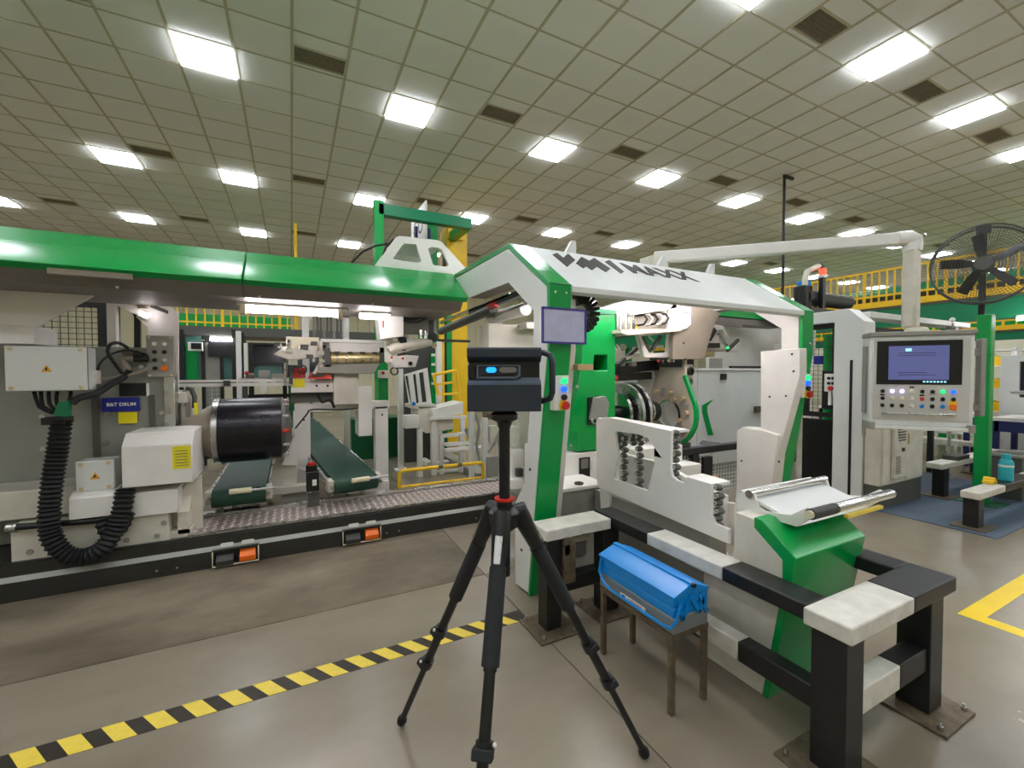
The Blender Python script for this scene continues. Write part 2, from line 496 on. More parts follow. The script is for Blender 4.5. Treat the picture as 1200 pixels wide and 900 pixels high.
# floor markings
tape = thing('hazard_tape', 'black and yellow striped hazard tape stuck diagonally across the floor', 'floor tape', (0, 2.33, 0))
TX0, TX1 = -2.0, 1.255
part('tape_backing', MB().box(TX0, TX1, 2.27, 2.385, 0, .0012), 'tape_black', tape)
p = .1375; n = int((TX1 - TX0) / p); first = None
for k in range(n):
    x = TX0 + .1 + k * p
    if x + .1 > TX1: break
    if first is None:
        first = part('yellow_stripe', MB().plate('z', .0012, .0022, [(x, 2.27), (x+.074, 2.27), (x+.074-.075, 2.385), (x-.075, 2.385)]), 'tape_yellow', tape)
        xk = x
    else:
        c = first.copy(); COL.objects.link(c); c.parent = tape; c.location.x = x - xk
yl = thing('floor_marking', 'bright yellow painted corner line on the floor at far right', 'floor line', (3.65, 1.1, 0))
part('painted_line', MB().box(3.66, 9.5, 1.01, 1.11, 0, .0015), 'line_yellow', yl)
part('painted_line', MB().box(3.66, 3.76, -2.5, 1.01, 0, .0015), 'line_yellow', yl)
fm = part('floor_mat', MB().box(5.6, 8.3, 1.45, 3.4, 0, .008), 'mat_blue', bevel=.003)
tag(fm, 'worn blue anti-fatigue mat on the floor beside the control cabinet', 'mat')

# ---------------------------------------------------------------- mezzanines with yellow guard rails
def railing_x(root, x0, x1, y, z, h, step, posts, mt='yellow_paint', t=.02):
    part('top_rail', MB().box(x0, x1, y-t, y+t, z+h-.03, z+h), mt, root)
    part('toe_rail', MB().box(x0, x1, y-t, y+t, z+.1, z+.13), mt, root)
    n = int((x1-x0)/step); f = None
    for k in range(n+1):
        x = x0 + k*(x1-x0)/n; w = .028 if k % posts == 0 else .013
        part('baluster', MB().box(x-w, x+w, y-.013, y+.013, z, z+h-.03), mt, root)
def railing_y(root, y0, y1, x, z, h, step, posts, mt='yellow_paint', t=.02):
    part('top_rail', MB().box(x-t, x+t, y0, y1, z+h-.04, z+h), mt, root)
    part('toe_rail', MB().box(x-t, x+t, y0, y1, z+.1, z+.14), mt, root)
    n = int((y1-y0)/step)
    for k in range(n+1):
        y = y0 + k*(y1-y0)/n; w = .026 if k % posts == 0 else .012
        part('baluster', MB().box(x-.016, x+.016, y-w, y+w, z, z+h-.04), mt, root)

mzl = thing('mezzanine', 'raised walkway with green ducting and yellow edge behind the black drum', 'walkway', (-1.5, 11.5, 0))
part('deck', MB().box(-2.35, .09, 11, 13.2, 2.34, 2.42), 'under_grey', mzl)
part('edge_beam', MB().box(-2.35, .09, 10.94, 11.0, 2.3, 2.44), 'yellow_paint', mzl)
part('green_duct', MB().box(-2.35, 0, 11.5, 12.1, 2.46, 2.78), 'green_paint', mzl)
for x in (-2.2, -1.1, .0): part('column', MB().box(x-.08, x+.08, 12.8, 12.96, 0, 2.34), 'dark_green', mzl)
rl = thing('guard_rail', 'yellow guard rail on the walkway below the long green beam', 'railing', (-1.5, 11, 2.44), 'yellow guard rails')
railing_x(rl, -2.35, .09, 10.97, 2.44, .52, .145, 7)

mzr = thing('mezzanine', 'high walkway on a deep green beam behind the pedestal fan', 'walkway', (11.5, 7, 0))
part('deck', MB().box(11, 13, 1.0, 16.5, 2.8, 2.88), 'under_grey', mzr)
part('edge_beam', MB().box(10.95, 11, 1.0, 16.5, 2.84, 2.96), 'yellow_paint', mzr)
part('girder', MB().box(11.02, 11.3, 1.0, 16.5, 2.42, 2.8), 'pale_green', mzr)
part('pipe_run', MB().cyl((11.9, 1, 3.2), (11.9, 16.5, 3.2), .17, n=14), 'pale_green', mzr)
part('kick_plate', MB().box(11.02, 11.05, 1.0, 16.5, 2.96, 3.05), 'charcoal', mzr)
for y in (4.0, 9.0, 14.0): part('column', MB().box(12.6, 12.8, y, y+.2, 0, 2.8), 'green_paint', mzr)
rr = thing('guard_rail', 'long yellow guard rail on the high green walkway at right', 'railing', (11, 7, 2.96), 'yellow guard rails')
railing_y(rr, 1.0, 10.5, 10.98, 2.96, .66, .13, 10)
mzf = thing('mezzanine', 'lower far walkway seen under the fan, with a green edge', 'walkway', (16.5, 7, 0))
part('deck', MB().box(16, 18, 1.5, 16, 2.5, 2.56), 'under_grey', mzf)
part('edge_beam', MB().box(15.95, 16, 1.5, 16, 2.54, 2.66), 'yellow_paint', mzf)
part('girder', MB().box(16.02, 16.25, 1.5, 16, 2.3, 2.5), 'pale_green', mzf)
part('duct', MB().box(16.7, 17.3, 1.5, 16, 2.7, 3.0), 'green_paint', mzf)
for y in (2.2, 6.0, 10.0, 14.0): part('column', MB().box(17.6, 17.75, y, y+.15, 0, 2.5), 'dark_green', mzf)
rf = thing('guard_rail', 'short far yellow guard rail seen under the fan between console and green post', 'railing', (16, 5, 2.66), 'yellow guard rails')
railing_y(rf, 1.5, 9.0, 15.97, 2.66, .46, .22, 6)

# ================================================================ PORTAL (green and white gate over the machine)
def band(pl, t):
    out = []
    n = len(pl)
    for i in range(n):
        a = Vector(pl[max(i-1, 0)]); b = Vector(pl[i]); c = Vector(pl[min(i+1, n-1)])
        n1 = (b-a) if i > 0 else (c-b); n2 = (c-b) if i < n-1 else (b-a)
        n1 = Vector((n1.y, -n1.x)).normalized(); n2 = Vector((n2.y, -n2.x)).normalized()
        m = (n1+n2).normalized(); k = t / max(.3, m.dot(n1)); out.append((b.x + m.x*k, b.y + m.y*k))
    return list(pl) + list(reversed(out))

OUT = [(2.5, 0), (2.249, 1.66), (2.249, 2.045), (2.802, 2.425), (3.973, 2.44)]
INN = [(3.575, 2.154), (2.803, 2.146), (2.435, 1.897), (2.435, 1.667)]
def frame_poly(base): return OUT + INN + base
LEGB = [(2.504, 1.14), (2.552, 0.77)] + [(2.7, .575), (2.7, 0)]
pf = thing('portal_frame', 'tall green and white machine gate with sloping lettered white roof', 'machine frame', (1.45, 2.5, 0))
# left end frame
part('side_panel', MB().plate('x', 1.395, 1.41, [(2.515, .02), (2.268, 1.665), (2.275, 2.02), (2.81, 2.385), (3.92, 2.39), (3.575, 2.154), (2.803, 2.146), (2.435, 1.897), (2.435, 1.667)] + LEGB), 'cool_white', pf, bevel=.004)
part('inner_shell', MB().plate('x', 1.412, 1.55, [(2.53, 0), (2.285, 1.665), (2.285, 2.01), (2.81, 2.375), (3.9, 2.385)] + INN + LEGB), 'under_grey', pf)
part('green_band', MB().plate('x', 1.4, 1.56, band(OUT, .035)), 'green_paint', pf, bevel=.004)
part('joint_line', MB().box(1.398, 1.562, 2.246, 2.252, 2.037, 2.043), 'dark_green', pf)
screws(pf, [(1.44, 2.246, 1.99), (1.52, 2.246, 1.99)], '-y', .008, .004, 'label_white', 'rivet')
screws(pf, [(1.394, 2.48, .86), (1.394, 2.6, .28), (1.394, 2.6, .45)], '-x', .011, .005, 'black_plastic', 'bolt')
# inner white column behind the green strip
part('inner_column', MB().plate('x', 1.565, 1.68, [(2.62, 0), (2.37, 1.65), (2.37, 1.98), (2.55, 1.98), (2.72, 0)]), 'white_paint', pf, bevel=.004)
part('wooden_latch', MB().fy((1.647, 1.772, 1.512, 1.552), 2.3, 2.36), 'wood', pf, bevel=.004)
screws(pf, [(1.682, 2.36, 1.405), (1.732, 2.5, 0.989)], '-y', .012, .006, 'steel', 'bolt')
# right end frame
DX = 2.62
part('green_band', MB().plate('x', 1.4+DX, 1.56+DX, band(OUT, .035)), 'green_paint', pf, bevel=.004)
part('side_panel', MB().plate('x', 1.395+DX, 1.41+DX, [(2.53, 0), (2.285, 1.665), (2.285, 2.01), (2.81, 2.375), (3.9, 2.385)] + INN + [(2.62, .5), (2.75, 0)]), 'white_paint', pf)
part('inner_shell', MB().plate('x', 1.412+DX, 1.55+DX, [(2.53, 0), (2.285, 1.665), (2.285, 2.01), (2.81, 2.375), (3.9, 2.385)] + INN + [(2.62, .5), (2.75, 0)]), 'under_grey', pf)
part('cladding_box', MB().plate('x', 3.88, 3.98, [(2.542, 1.689), (2.194, 1.703), (2.191, 1.469), (2.429, 0.485), (2.772, 0.102), (2.774, 0.921), (2.712, 0.97), (2.532, 0.974)]), 'white_paint', pf, bevel=.005)
part('cladding_box', MB().plate('x', 3.84, 3.99, [(2.731, 0.922), (2.652, 0.964), (2.493, 0.966), (2.352, 0.937), (2.391, 0.501), (2.747, 0.035)]), 'white_paint', pf, bevel=.005)
screws(pf, [(3.835, 2.423, 1.276), (3.875, 2.257, 1.653), (3.835, 2.688, 0.648), (3.835, 2.33, 0.706), (3.875, 2.241, 1.505), (3.875, 2.303, 1.288)], '-x', .01, .006, 'charcoal', 'bolt')
screws(pf, [(4.131, 2.245, 1.749)], '-y', .02, .006, 'steel', 'key_switch')
led = part('status_lamp', MB().fy((3.989, 4.105, 1.993, 2.053), 2.27, 2.3), 'led_green', pf, bevel=.004)
# roof
part('roof_panel', MB().plate('x', 1.56, 4.02, [(2.24, 2.035), (2.802, 2.423), (2.802, 2.37), (2.3, 2.025), (2.3, 1.99), (2.24, 1.998)]), 'cool_white', pf, bevel=.004)
part('roof_top', MB().plate('x', 1.56, 4.02, [(2.802, 2.423), (3.1, 2.425), (3.1, 2.37), (2.802, 2.37)]), 'cool_white', pf)
part('eave_lining', MB().plate('x', 1.58, 4.0, [(2.3, 1.99), (2.36, 2.01), (2.8, 2.31), (2.8, 2.365), (2.31, 2.022)]), 'under_grey', pf)
for x in (1.98, 2.96, 3.6):
    part('lifting_eye', MB().plate('y', 2.86, 2.9, [(x-.06, 2.42), (x+.05, 2.42), (x+.05, 2.54), (x+.01, 2.54)], []), 'cool_white', pf, bevel=.003)
# lettering on the roof slope (flat print, raised a hair)
kz = (2.423-2.035)/(2.802-2.24); un = Vector((0, 1, kz)).normalized(); nn = Vector((0, -kz, 1)).normalized()
def roofpt(x, t, h=.002):
    p = Vector((x, 2.24, 2.035)) + un*t + nn*h; return tuple(p)
def roofglyph(poly):
    m = MB(); n = len(poly)
    lo = [roofpt(x, t, .0005) for x, t in poly]; hi = [roofpt(x, t, .004) for x, t in poly]
    tr = tessellate_polygon([[Vector((x, t, 0)) for x, t in poly]])
    m.add(lo+hi, [])
    for t in tr:
        A = sum(poly[t[i]][0]*poly[t[(i+1)%3]][1]-poly[t[(i+1)%3]][0]*poly[t[i]][1] for i in range(3))
        t = tuple(t) if A > 0 else tuple(reversed(t))
        m.f.append(tuple(i+n for i in t)); m.f.append(tuple(reversed(t)))
    for i in range(n): m.f.append((i, (i+1) % n, (i+1) % n+n, i+n))
    return m
def shear(poly): return [(x, t) for x, t in poly]
for gl in ([(1.709, 0.564), (1.776, 0.62), (1.78, 0.524), (1.888, 0.643), (1.879, 0.513), (1.71, 0.338)],
           [(1.846, 0.443), (1.992, 0.612), (2.024, 0.54), (2.125, 0.629), (2.148, 0.426), (2.045, 0.333), (2.028, 0.432), (1.922, 0.338), (1.913, 0.404), (1.857, 0.354)],
           [(2.198, 0.575), (2.281, 0.635), (2.258, 0.396), (2.195, 0.348)]):
    part('letter', roofglyph(gl), 'ink', pf)
text('lettering', 'MAXX', .27, 'ink', roofpt(2.71, .485, .003), (1, 0, 0), un, pf, .001, bold=.008, xs=.95)

# things hung on the left leg
pch = thing('document_pouch', 'clear plastic document pouch with violet edge hung on the green leg', 'document pouch', (1.51, 2.22, 1.68))
part('sleeve', MB().fy((1.338, 1.636, 1.683, 1.88), 2.215, 2.222), 'pouch', pch)
b = (1.326, 1.649, 1.673, 1.89)
part('edge', MB().plate('y', 2.211, 2.224, [(b[0], b[2]), (b[1], b[2]), (b[1], b[3]), (b[0], b[3])], [[(b[0]+.012, b[2]+.012), (b[1]-.012, b[2]+.012), (b[1]-.012, b[3]-.012), (b[0]+.012, b[3]-.012)]]), 'pouch_edge', pch)
def button_box(label, b, y, group=None):
    t = thing('button_box', label, 'control box', ((b[0]+b[1])/2, y, b[2]), group)
    part('housing', MB().fy(b, y-.06, y), 'label_white', t, bevel=.006)
    xm = (b[0]+b[1])/2; h = b[3]-b[2]; w = b[1]-b[0]
    for k, m in enumerate(('led_green', 'led_blue', 'black_plastic')):
        z = b[3] - h*(.16+.23*k)
        part('push_button', MB().cyl((xm+.01, y-.06, z), (xm+.01, y-.08, z), w*.17, n=14), m, t)
    z = b[2] + h*.15
    part('stop_collar', MB().cyl((xm+.01, y-.06, z), (xm+.01, y-.068, z), w*.3, n=16), 'yellow_paint', t)
    part('stop_button', MB().rings([((xm+.01, y-.068, z), w*.14), ((xm+.01, y-.085, z), w*.14), ((xm+.01, y-.088, z), w*.25), ((xm+.01, y-.1, z), w*.22)], n=16), 'red', t)
    return t
bx = (1.438, 1.545, 1.263, 1.48)
button_box('white push-button box with lit green and blue buttons on near green leg', bx, 2.31)
bx2 = (4.02, 4.151, 1.27, 1.482)
button_box('small push-button box on the far right green leg beside the mesh fence', bx2, 2.31)
st = part('warning_sticker', MB().fy((1.469, 1.546, 1.57, 1.613), 2.268, 2.272), 'label_white'); tag(st, 'small white and red warning sticker above the button box', 'sticker')
part('red_mark', MB().fy((1.476, 1.501, 1.575, 1.602), 2.2665, 2.268), 'red', st)

# black cable chain arching out under the roof
ch = thing('cable_chain', 'black cable chain curving out beside the green leg under the roof', 'cable chain', (1.8, 2.6, 1.6))
cen = (1.824, 2.5, 1.92); rad = .1
for k in range(15):
    a = R(125 - k*17); c1 = (cen[0]+rad*math.cos(a), cen[1], cen[2]+rad*math.sin(a)); a2 = a - R(15)
    part('chain_link', MB().bar(c1, (cen[0]+rad*math.cos(a2), cen[1], cen[2]+rad*math.sin(a2)), .09, .045, up=(0, 1, 0)), 'black_plastic', ch, bevel=.004)

# ================================================================ LONG OVERHEAD BEAM
bm = thing('overhead_beam', 'long glossy green overhead beam with grey underside crossing the left half', 'machine beam', (-1, 3.9, 2.1))
XS = -0.298
prof = [(3.575, 2.154), (3.973, 2.44), (4.6, 2.44), (4.6, 2.36), (4.0, 2.36), (3.62, 2.12)]
part('green_cover', MB().plate('x', -4.5, XS-.004, prof), 'green_paint', bm, bevel=.006)
part('green_cover', MB().plate('x', XS+.004, 1.393, prof), 'green_paint', bm, bevel=.006)
und = [(3.6, 2.14), (3.7, 2.05), (4.5, 2.05), (4.55, 2.3), (4.0, 2.34), (3.63, 2.14)]
part('underside', MB().plate('x', -4.5, XS-.002, und), 'under_grey', bm)
part('underside', MB().plate('x', XS+.002, 1.36, und), 'under_grey', bm)
part('name_plate', MB().box(-1.3, -.9, 3.6, 3.64, 2.1, 2.135), 'taupe', bm)
for x in (-2.3, -1.0, -.2, .6): screws(bm, [(x, 3.69, 2.06)], '-y', .012, .006, 'steel', 'bolt')
lt = thing('tube_lamp', 'bright white tube lamp fixed under the green beam above the black drum', 'lamp', (.3, 3.98, 1.98))
a = (-0.321, 3.98, 2.086); b = (0.389, 3.98, 2.081)
part('fitting', MB().box(a[0]-.05, b[0]+.05, 3.94, 4.02, 2.03, 2.05), 'cool_white', lt)
part('tube', MB().cyl((a[0], 3.98, 2.0), (b[0], 3.98, 2.0), .028, n=12), 'tube_glow', lt)
for x in (a[0], b[0]): part('end_cap', MB().box(x-.03, x+.01, 3.95, 4.01, 1.96, 2.03), 'ivory', lt)
lt2 = thing('tube_lamp', 'shorter tube lamp under the green beam, beside the white carriage box', 'lamp', (.85, 3.98, 1.98))
part('fitting', MB().box(.55, .82, 4.04, 4.1, 2.03, 2.05), 'cool_white', lt2)
part('tube', MB().cyl((.55, 4.07, 2.005), (.8, 4.07, 2.005), .024, n=12), 'tube_glow', lt2)
for nm, y, lab in (('tube_lamp', 2.6, 'slim tube lamp hidden under the front edge of the lettered roof'), ('tube_lamp', 2.95, 'slim tube lamp hidden under the back edge of the lettered roof')):  # unseen lamps, inferred and added to light the interior under the roof
    q = thing(nm, lab, 'lamp', (2.8, y, 2.2))
    z = 2.14 if y < 2.7 else 2.32
    part('fitting', MB().box(1.9, 3.7, y-.03, y+.03, z+.03, z+.05), 'cool_white', q)
    part('tube', MB().cyl((1.95, y, z), (3.65, y, z), .022, n=10), 'tube_glow', q)

# white hood with two windows standing on the beam
hd = thing('machine_hood', 'white hood with two slanted windows standing on the green beam', 'machine cover', (1.1, 4.2, 2.44))
ho = [(0.695, 2.475), (0.873, 2.745), (0.905, 2.765), (1.281, 2.777), (1.324, 2.758), (1.58, 2.52)] + [(1.6, 2.44), (.68, 2.44)]
w1 = [(0.848, 2.546), (0.936, 2.683), (0.96, 2.702), (1.064, 2.707), (1.112, 2.561), (1.087, 2.534)]; w2 = [(1.18, 2.682), (1.213, 2.702), (1.281, 2.703), (1.315, 2.691), (1.384, 2.55), (1.357, 2.53), (1.229, 2.533)]
part('front_plate', MB().plate('y', 4.08, 4.11, ho, [w1, w2]), 'white_paint', hd, bevel=.004)
part('back_plate', MB().plate('y', 4.66, 4.69, ho, [w1]), 'white_paint', hd)
part('top_plate', MB().plate('y', 4.11, 4.66, [(p[0], p[1]-.002) for p in ho[1:5]] + [(p[0], p[1]-.03) for p in ho[4:0:-1]]), 'white_paint', hd)
part('motor', MB().box(.95, 1.2, 4.3, 4.5, 2.44, 2.58).cyl((1.2, 4.4, 2.52), (1.32, 4.4, 2.52), .05), 'dark_grey', hd, bevel=.006)
part('lifting_lug', MB().box(1.08, 1.14, 4.3, 4.36, 2.76, 2.8), 'charcoal', hd)
hz = thing('cable', 'thin black cable looping from the white hood to the green gantry', 'cable', (.8, 4.5, 2.5))
part('cable_run', MB().tube([(0.83, 4.5, 2.645), (0.864, 4.5, 2.76), (0.95, 4.5, 2.857), (1.019, 4.5, 2.884)], .012, 6), 'rubber', hz)
hz2 = part('cable', MB().tube([(0.549, 4.6, 2.594), (0.656, 4.6, 2.716), (0.782, 4.6, 2.792), (0.953, 4.6, 2.841)], .01, 6), 'rubber'); tag(hz2, 'second thin cable rising from the beam left of the white hood', 'cable')
vp = part('vertical_pole', MB().tube([(0.101, 9, 0), (0.101, 9, 4.249)], .03, 6), 'yellow_paint'); tag(vp, 'thin yellow pole rising behind the long green beam', 'pole')

# ================================================================ FOREGROUND
# ---- tripod with 3D scanner (built round its own axis, then stood in place)
TC = (.63, 1.295)
tr = thing('tripod', 'black camera tripod with three spread telescopic legs carrying the scanner', 'tripod', (0, 0, 0))
feet = [(-.235, .528), (.576, -.061), (-.34, -.468)]
HZ = 1.035
part('center_column', MB().cyl((0, 0, .82), (0, 0, 1.34), .0185, n=18), 'black_plastic', tr)
part('column_collar', MB().cyl((0, 0, 1.045), (0, 0, 1.075), .026, n=18), 'black_plastic', tr)
part('red_ring', MB().ring((0, 0, 1.078), 'z', .018, .034, .007), 'red', tr)
part('head_plate', MB().rings([((0, 0, 1.315), .02), ((0, 0, 1.335), .026), ((0, 0, 1.345), .045), ((0, 0, 1.362), .045)], n=20), 'black_plastic', tr)
part('spider', MB().rings([((0, 0, .975), .03), ((0, 0, .99), .05), ((0, 0, 1.035), .054), ((0, 0, 1.05), .034)], n=18), 'black_plastic', tr)
for k, (fx, fy_) in enumerate(feet):
    d = Vector((fx, fy_, 0)).normalized(); top = Vector((d.x*.055, d.y*.055, 1.02)); ft = Vector((fx, fy_, .014))
    v = (ft-top); L_ = v.length; e = v.normalized()
    def at(t): return tuple(top + v*t)
    leg = part('leg', MB().cyl(at(.0), at(.36), .02, n=14), 'black_plastic', tr)
    sh = MB().tube([(d.x*.025, d.y*.025, 1.03), (d.x*.052, d.y*.052, 1.035), at(.02), at(.07), at(.12)], [.024, .031, .031, .027, .023], 14)
    part('shoulder', sh, 'black_plastic', leg)
    s_ = top + d*.028 + v*.03
    part('shoulder_badge', MB().bar(tuple(s_), tuple(s_+v*.075), .024, .01, up=tuple(d)), 'steel', leg, bevel=.003)
    part('foam_grip', MB().cyl(at(.12), at(.35), .0265, n=16), 'grip', leg)
    part('mid_tube', MB().cyl(at(.35), at(.68), .0165, n=12), 'black_plastic', leg)
    part('low_tube', MB().cyl(at(.66), at(.985), .0125, n=12), 'black_plastic', leg)
    for t in (.515, .67):
        cl = part('clamp', MB().cyl(at(t-.018), at(t+.014), .024, n=12), 'black_plastic', leg)
        q = Vector(at(t)) + d*.012 + Vector((0, 0, 0))
        m = MB().bar(tuple(q - e*.014), tuple(q + e*.014), .056, .036, up=tuple(d)); m.add([], [])
        cl2 = part('clamp_lever', m, 'grip', leg, bevel=.004)
        q2 = q - Vector((d.y, -d.x, 0))*.03
        part('clamp_pin', MB().ball(tuple(q2 - e*.022), .006, 8), 'label_white', leg)
    part('foot', MB().rings([(at(.97), .015), (at(.985), .021), (at(1.0), .018)], n=12), 'rubber', leg)
tr.location = (TC[0], TC[1], 0)

sc_ = thing('scanner_camera', 'dark blue-grey 3D scanner with glowing blue window standing on the tripod', 'scanner', (0, 0, 0))
# local frame: x right, y away from the viewer, z up from the base
W = .119; D0, D1 = -.055, .06
part('lower_body', MB().plate('x', -W, W, [(D0, 0), (D0, .088), (D0+.026, .104), (D1, .104), (D1, 0)]), 'scanner_grey', sc_, bevel=.004)
part('lower_rim', MB().plate('x', -W+.003, W-.003, [(D0-.002, .0865), (D0+.024, .1035), (D0+.03, .112), (D0+.03, .1)]), 'scanner_light', sc_)
part('sensor_bay', MB().plate('x', -W+.004, W-.004, [(D0+.028, .103), (D0+.028, .168), (D1, .168), (D1, .103)]), 'black_plastic', sc_)
part('upper_hood', MB().plate('x', -W, W, [(D0-.004, .175), (D0-.004, .202), (D0, .206), (D1, .206), (D1, .158), (D0+.03, .158)]), 'scanner_grey', sc_, bevel=.004)
wp = part('window_panel', MB().box(-.092, .055, D0+.02, D0+.03, .106, .148), 'scanner_grey', sc_, bevel=.004)
part('window_frame', MB().plate('y', D0+.014, D0+.022, [(-.09, .106), (.04, .106), (.052, .114), (.052, .15), (-.09, .15)], [[(-.084, .112), (.04, .112), (.046, .118), (.046, .146), (-.084, .146)]]), 'scanner_light', wp)
def pill(x, z, w, h, n=6):
    r = h/2; L_ = []
    for s, c in ((1, x+w/2-r), (-1, x-w/2+r)):
        for k in range(n+1):
            a = -math.pi/2 + math.pi*k/n + (0 if s > 0 else math.pi); L_.append((c+r*math.cos(a), z+r*math.sin(a)))
    return L_
part('blue_sensor', MB().plate('y', D0+.012, D0+.02, pill(-.042, .134, .033, .018)), 'led_cyan', wp)
part('lens_window', MB().plate('y', D0+.012, D0+.02, pill(.012, .134, .056, .018)), 'print_grey', wp)
part('glass_strip', MB().box(-.075, .035, D0+.0185, D0+.0205, .114, .12), 'smoked_glass', wp)
part('side_block', MB().box(-W+.002, -.094, D0+.012, D0+.03, .108, .15), 'black_plastic', sc_)
part('mount_foot', MB().rings([((0, 0, -.012), .045), ((0, 0, 0), .03)], n=18), 'rubber', sc_)
part('handle', MB().tube([(W-.01, .03, .19), (W+.012, .01, .192), (W+.034, -.005, .182), (W+.04, -.01, .16), (W+.04, -.01, .06), (W+.034, -.006, .04), (W+.012, .01, .03), (W-.01, .03, .03)], .0105, 8), 'scanner_grey', sc_)
sc_.location = (TC[0], TC[1], 1.374); sc_.rotation_euler = (0, 0, R(-26))

# ---- black and white guard barrier
def seg(root, x0, x1, y0, y1, z0, z1, m, name='rail_segment'): return part(name, MB().box(x0, x1, y0, y1, z0, z1), m, root, bevel=.006)
def post(root, x0, x1, y0, y1, top, plate=.085):
    p = part('post', MB().box(x0, x1, y0, y1, .012, top), 'worn_black', root, bevel=.004)
    q = part('base_plate', MB().box(x0-plate, x1+plate, y0-plate, y1+plate, 0, .012), 'rust_steel', p, bevel=.003)
    for sx in (x0-plate+.03, x1+plate-.03):
        for sy in (y0-plate+.03, y1+plate-.03):
            part('anchor_bolt', MB().cyl((sx, sy, .012), (sx, sy, .028), .011, n=6).cyl((sx, sy, .028), (sx, sy, .04), .006, n=8), 'steel', p)
    return p
br = thing('guard_barrier', 'low black and white painted steel barrier wrapping the green chute end', 'barrier', (1.8, 1.5, 0))
post(br, 1.285, 1.385, 2.09, 2.19, .535); post(br, 1.70, 1.82, 2.1, 2.2, .535); post(br, 1.745, 1.865, .81, .93, .535); post(br, 2.44, 2.56, .82, .94, .535); 
seg(br, 1.275, 1.74, 2.08, 2.26, .535, .6, 'worn_white')
seg(br, 1.76, 1.9, 1.80, 2.27, .535, .6, 'worn_black'); seg(br, 1.76, 1.9, 1.325, 1.8, .535, .6, 'worn_white'); seg(br, 1.76, 1.9, .955, 1.325, .535, .6, 'worn_black')
seg(br, 1.735, 2.2, .79, .955, .535, .6, 'worn_white'); seg(br, 2.2, 2.59, .79, .955, .535, .6, 'worn_black')
seg(br, 2.45, 2.59, .955, 1.75, .535, .6, 'worn_black')
seg(br, 1.77, 1.85, 1.25, 1.48, .2, .29, 'worn_white'); seg(br, 1.77, 1.85, .93, 1.25, .2, .29, 'worn_black')
seg(br, 1.865, 2.2, .83, .91, .2, .3, 'worn_white'); seg(br, 2.2, 2.44, .83, .91, .2, .3, 'worn_black')
seg(br, 1.385, 1.7, 2.11, 2.19, .2, .29, 'worn_black')
part('post', MB().box(2.46, 2.58, 1.6, 1.72, 0, .535), 'worn_black', br)
part('bracket', MB().box(1.392, 1.47, 2.07, 2.16, .27, .5), 'rust_steel', br, bevel=.003)
part('bracket_tab', MB().box(1.39, 1.43, 2.07, 2.09, .44, .54), 'rust_steel', br)
sk = thing('socket_box', 'cream twin electric socket box under the white barrier rail', 'socket', (1.6, 2.15, .38))
bq = (1.506, 1.682, 0.44, 0.542)
sb = part('box', MB().fy(bq, 2.2, 2.27), 'ivory', sk, bevel=.006)
for k in (0, 1):
    cx = bq[0] + (bq[1]-bq[0])*(.3+.42*k); cz = (bq[2]+bq[3])/2
    for dx, dz in ((0, .018), (-.012, -.01), (.012, -.01)): part('pin_hole', MB().cyl((cx+dx, 2.2, cz+dz), (cx+dx, 2.198, cz+dz), .005, n=8), 'ink', sk)
part('cord', MB().tube([(1.6, 2.24, bq[3]-.01), (1.6, 2.24, bq[3]+.02), (1.65, 2.24, bq[3]+.035), (1.69, 2.25, bq[3]+.03)], .008, 6), 'rubber', sk)
part('mount_panel', MB().box(1.47, 1.7, 2.28, 2.3, .3, .52), 'grey_panel', sk)

# ---- stool and tool box
stl = thing('stool', 'small rusty steel stool with thin legs under the blue tool box', 'stool', (1.56, 1.58, 0))
part('top_frame', MB().plate('z', .335, .36, [(1.45, 1.33), (1.68, 1.33), (1.68, 1.82), (1.45, 1.82)], [[(1.475, 1.355), (1.655, 1.355), (1.655, 1.795), (1.475, 1.795)]]), 'rust_steel', stl, bevel=.002)
part('seat_plate', MB().box(1.47, 1.66, 1.35, 1.8, .35, .362), 'rust_steel', stl)
for x in (1.452, 1.655):
    for y in (1.332, 1.795): part('leg', MB().box(x, x+.023, y, y+.023, 0, .336), 'rust_steel', stl)
tb = thing('tool_box', 'blue and grey cantilever metal tool box standing on the rusty stool', 'tool box', (1.56, 1.58, .363))
TX0_, TX1_, TY0_, TY1_ = 1.452, 1.668, 1.325, 1.825
part('bottom_tray', MB().box(TX0_, TX1_, TY0_, TY1_, .363, .435), 'toolbox_grey', tb, bevel=.004)
part('middle_tray', MB().box(TX0_, TX1_, TY0_, TY1_, .437, .478), 'toolbox_blue', tb, bevel=.003)
part('upper_tray', MB().box(TX0_, TX1_, TY0_, TY1_, .48, .52), 'toolbox_blue', tb, bevel=.003)
xm = (TX0_+TX1_)/2
for s in (0, 1):
    a0 = TX0_-.004 if s == 0 else TX1_+.004
    part('lid', MB().plate('y', TY0_-.006, TY1_+.006, [(a0, .522), (a0, .53), (xm + (-.012 if s == 0 else .012), .567), (xm, .567), (xm, .522)] if s == 0 else [(a0, .522), (a0, .53), (xm+.012, .567), (xm, .567), (xm, .522)]), 'toolbox_blue', tb, bevel=.002)
part('hinge_ridge', MB().box(xm-.014, xm+.014, TY0_-.008, TY1_+.008, .562, .574), 'toolbox_blue', tb, bevel=.003)
part('hinge_knob', MB().cyl((xm, TY0_-.004, .565), (xm, TY0_-.02, .565), .01, n=10), 'black_plastic', tb)
part('handle', MB().tube([(TX0_-.006, TY1_-.02, .51), (TX0_-.016, TY1_-.015, .45), (TX0_-.02, TY1_-.06, .405), (TX0_-.022, TY1_-.12, .395), (TX0_-.022, TY0_+.04, .395), (TX0_-.018, TY0_+.0, .4), (TX0_+.0, TY0_-.014, .43), (TX0_+.028, TY0_-.014, .5)], .007, 8), 'toolbox_blue', tb)
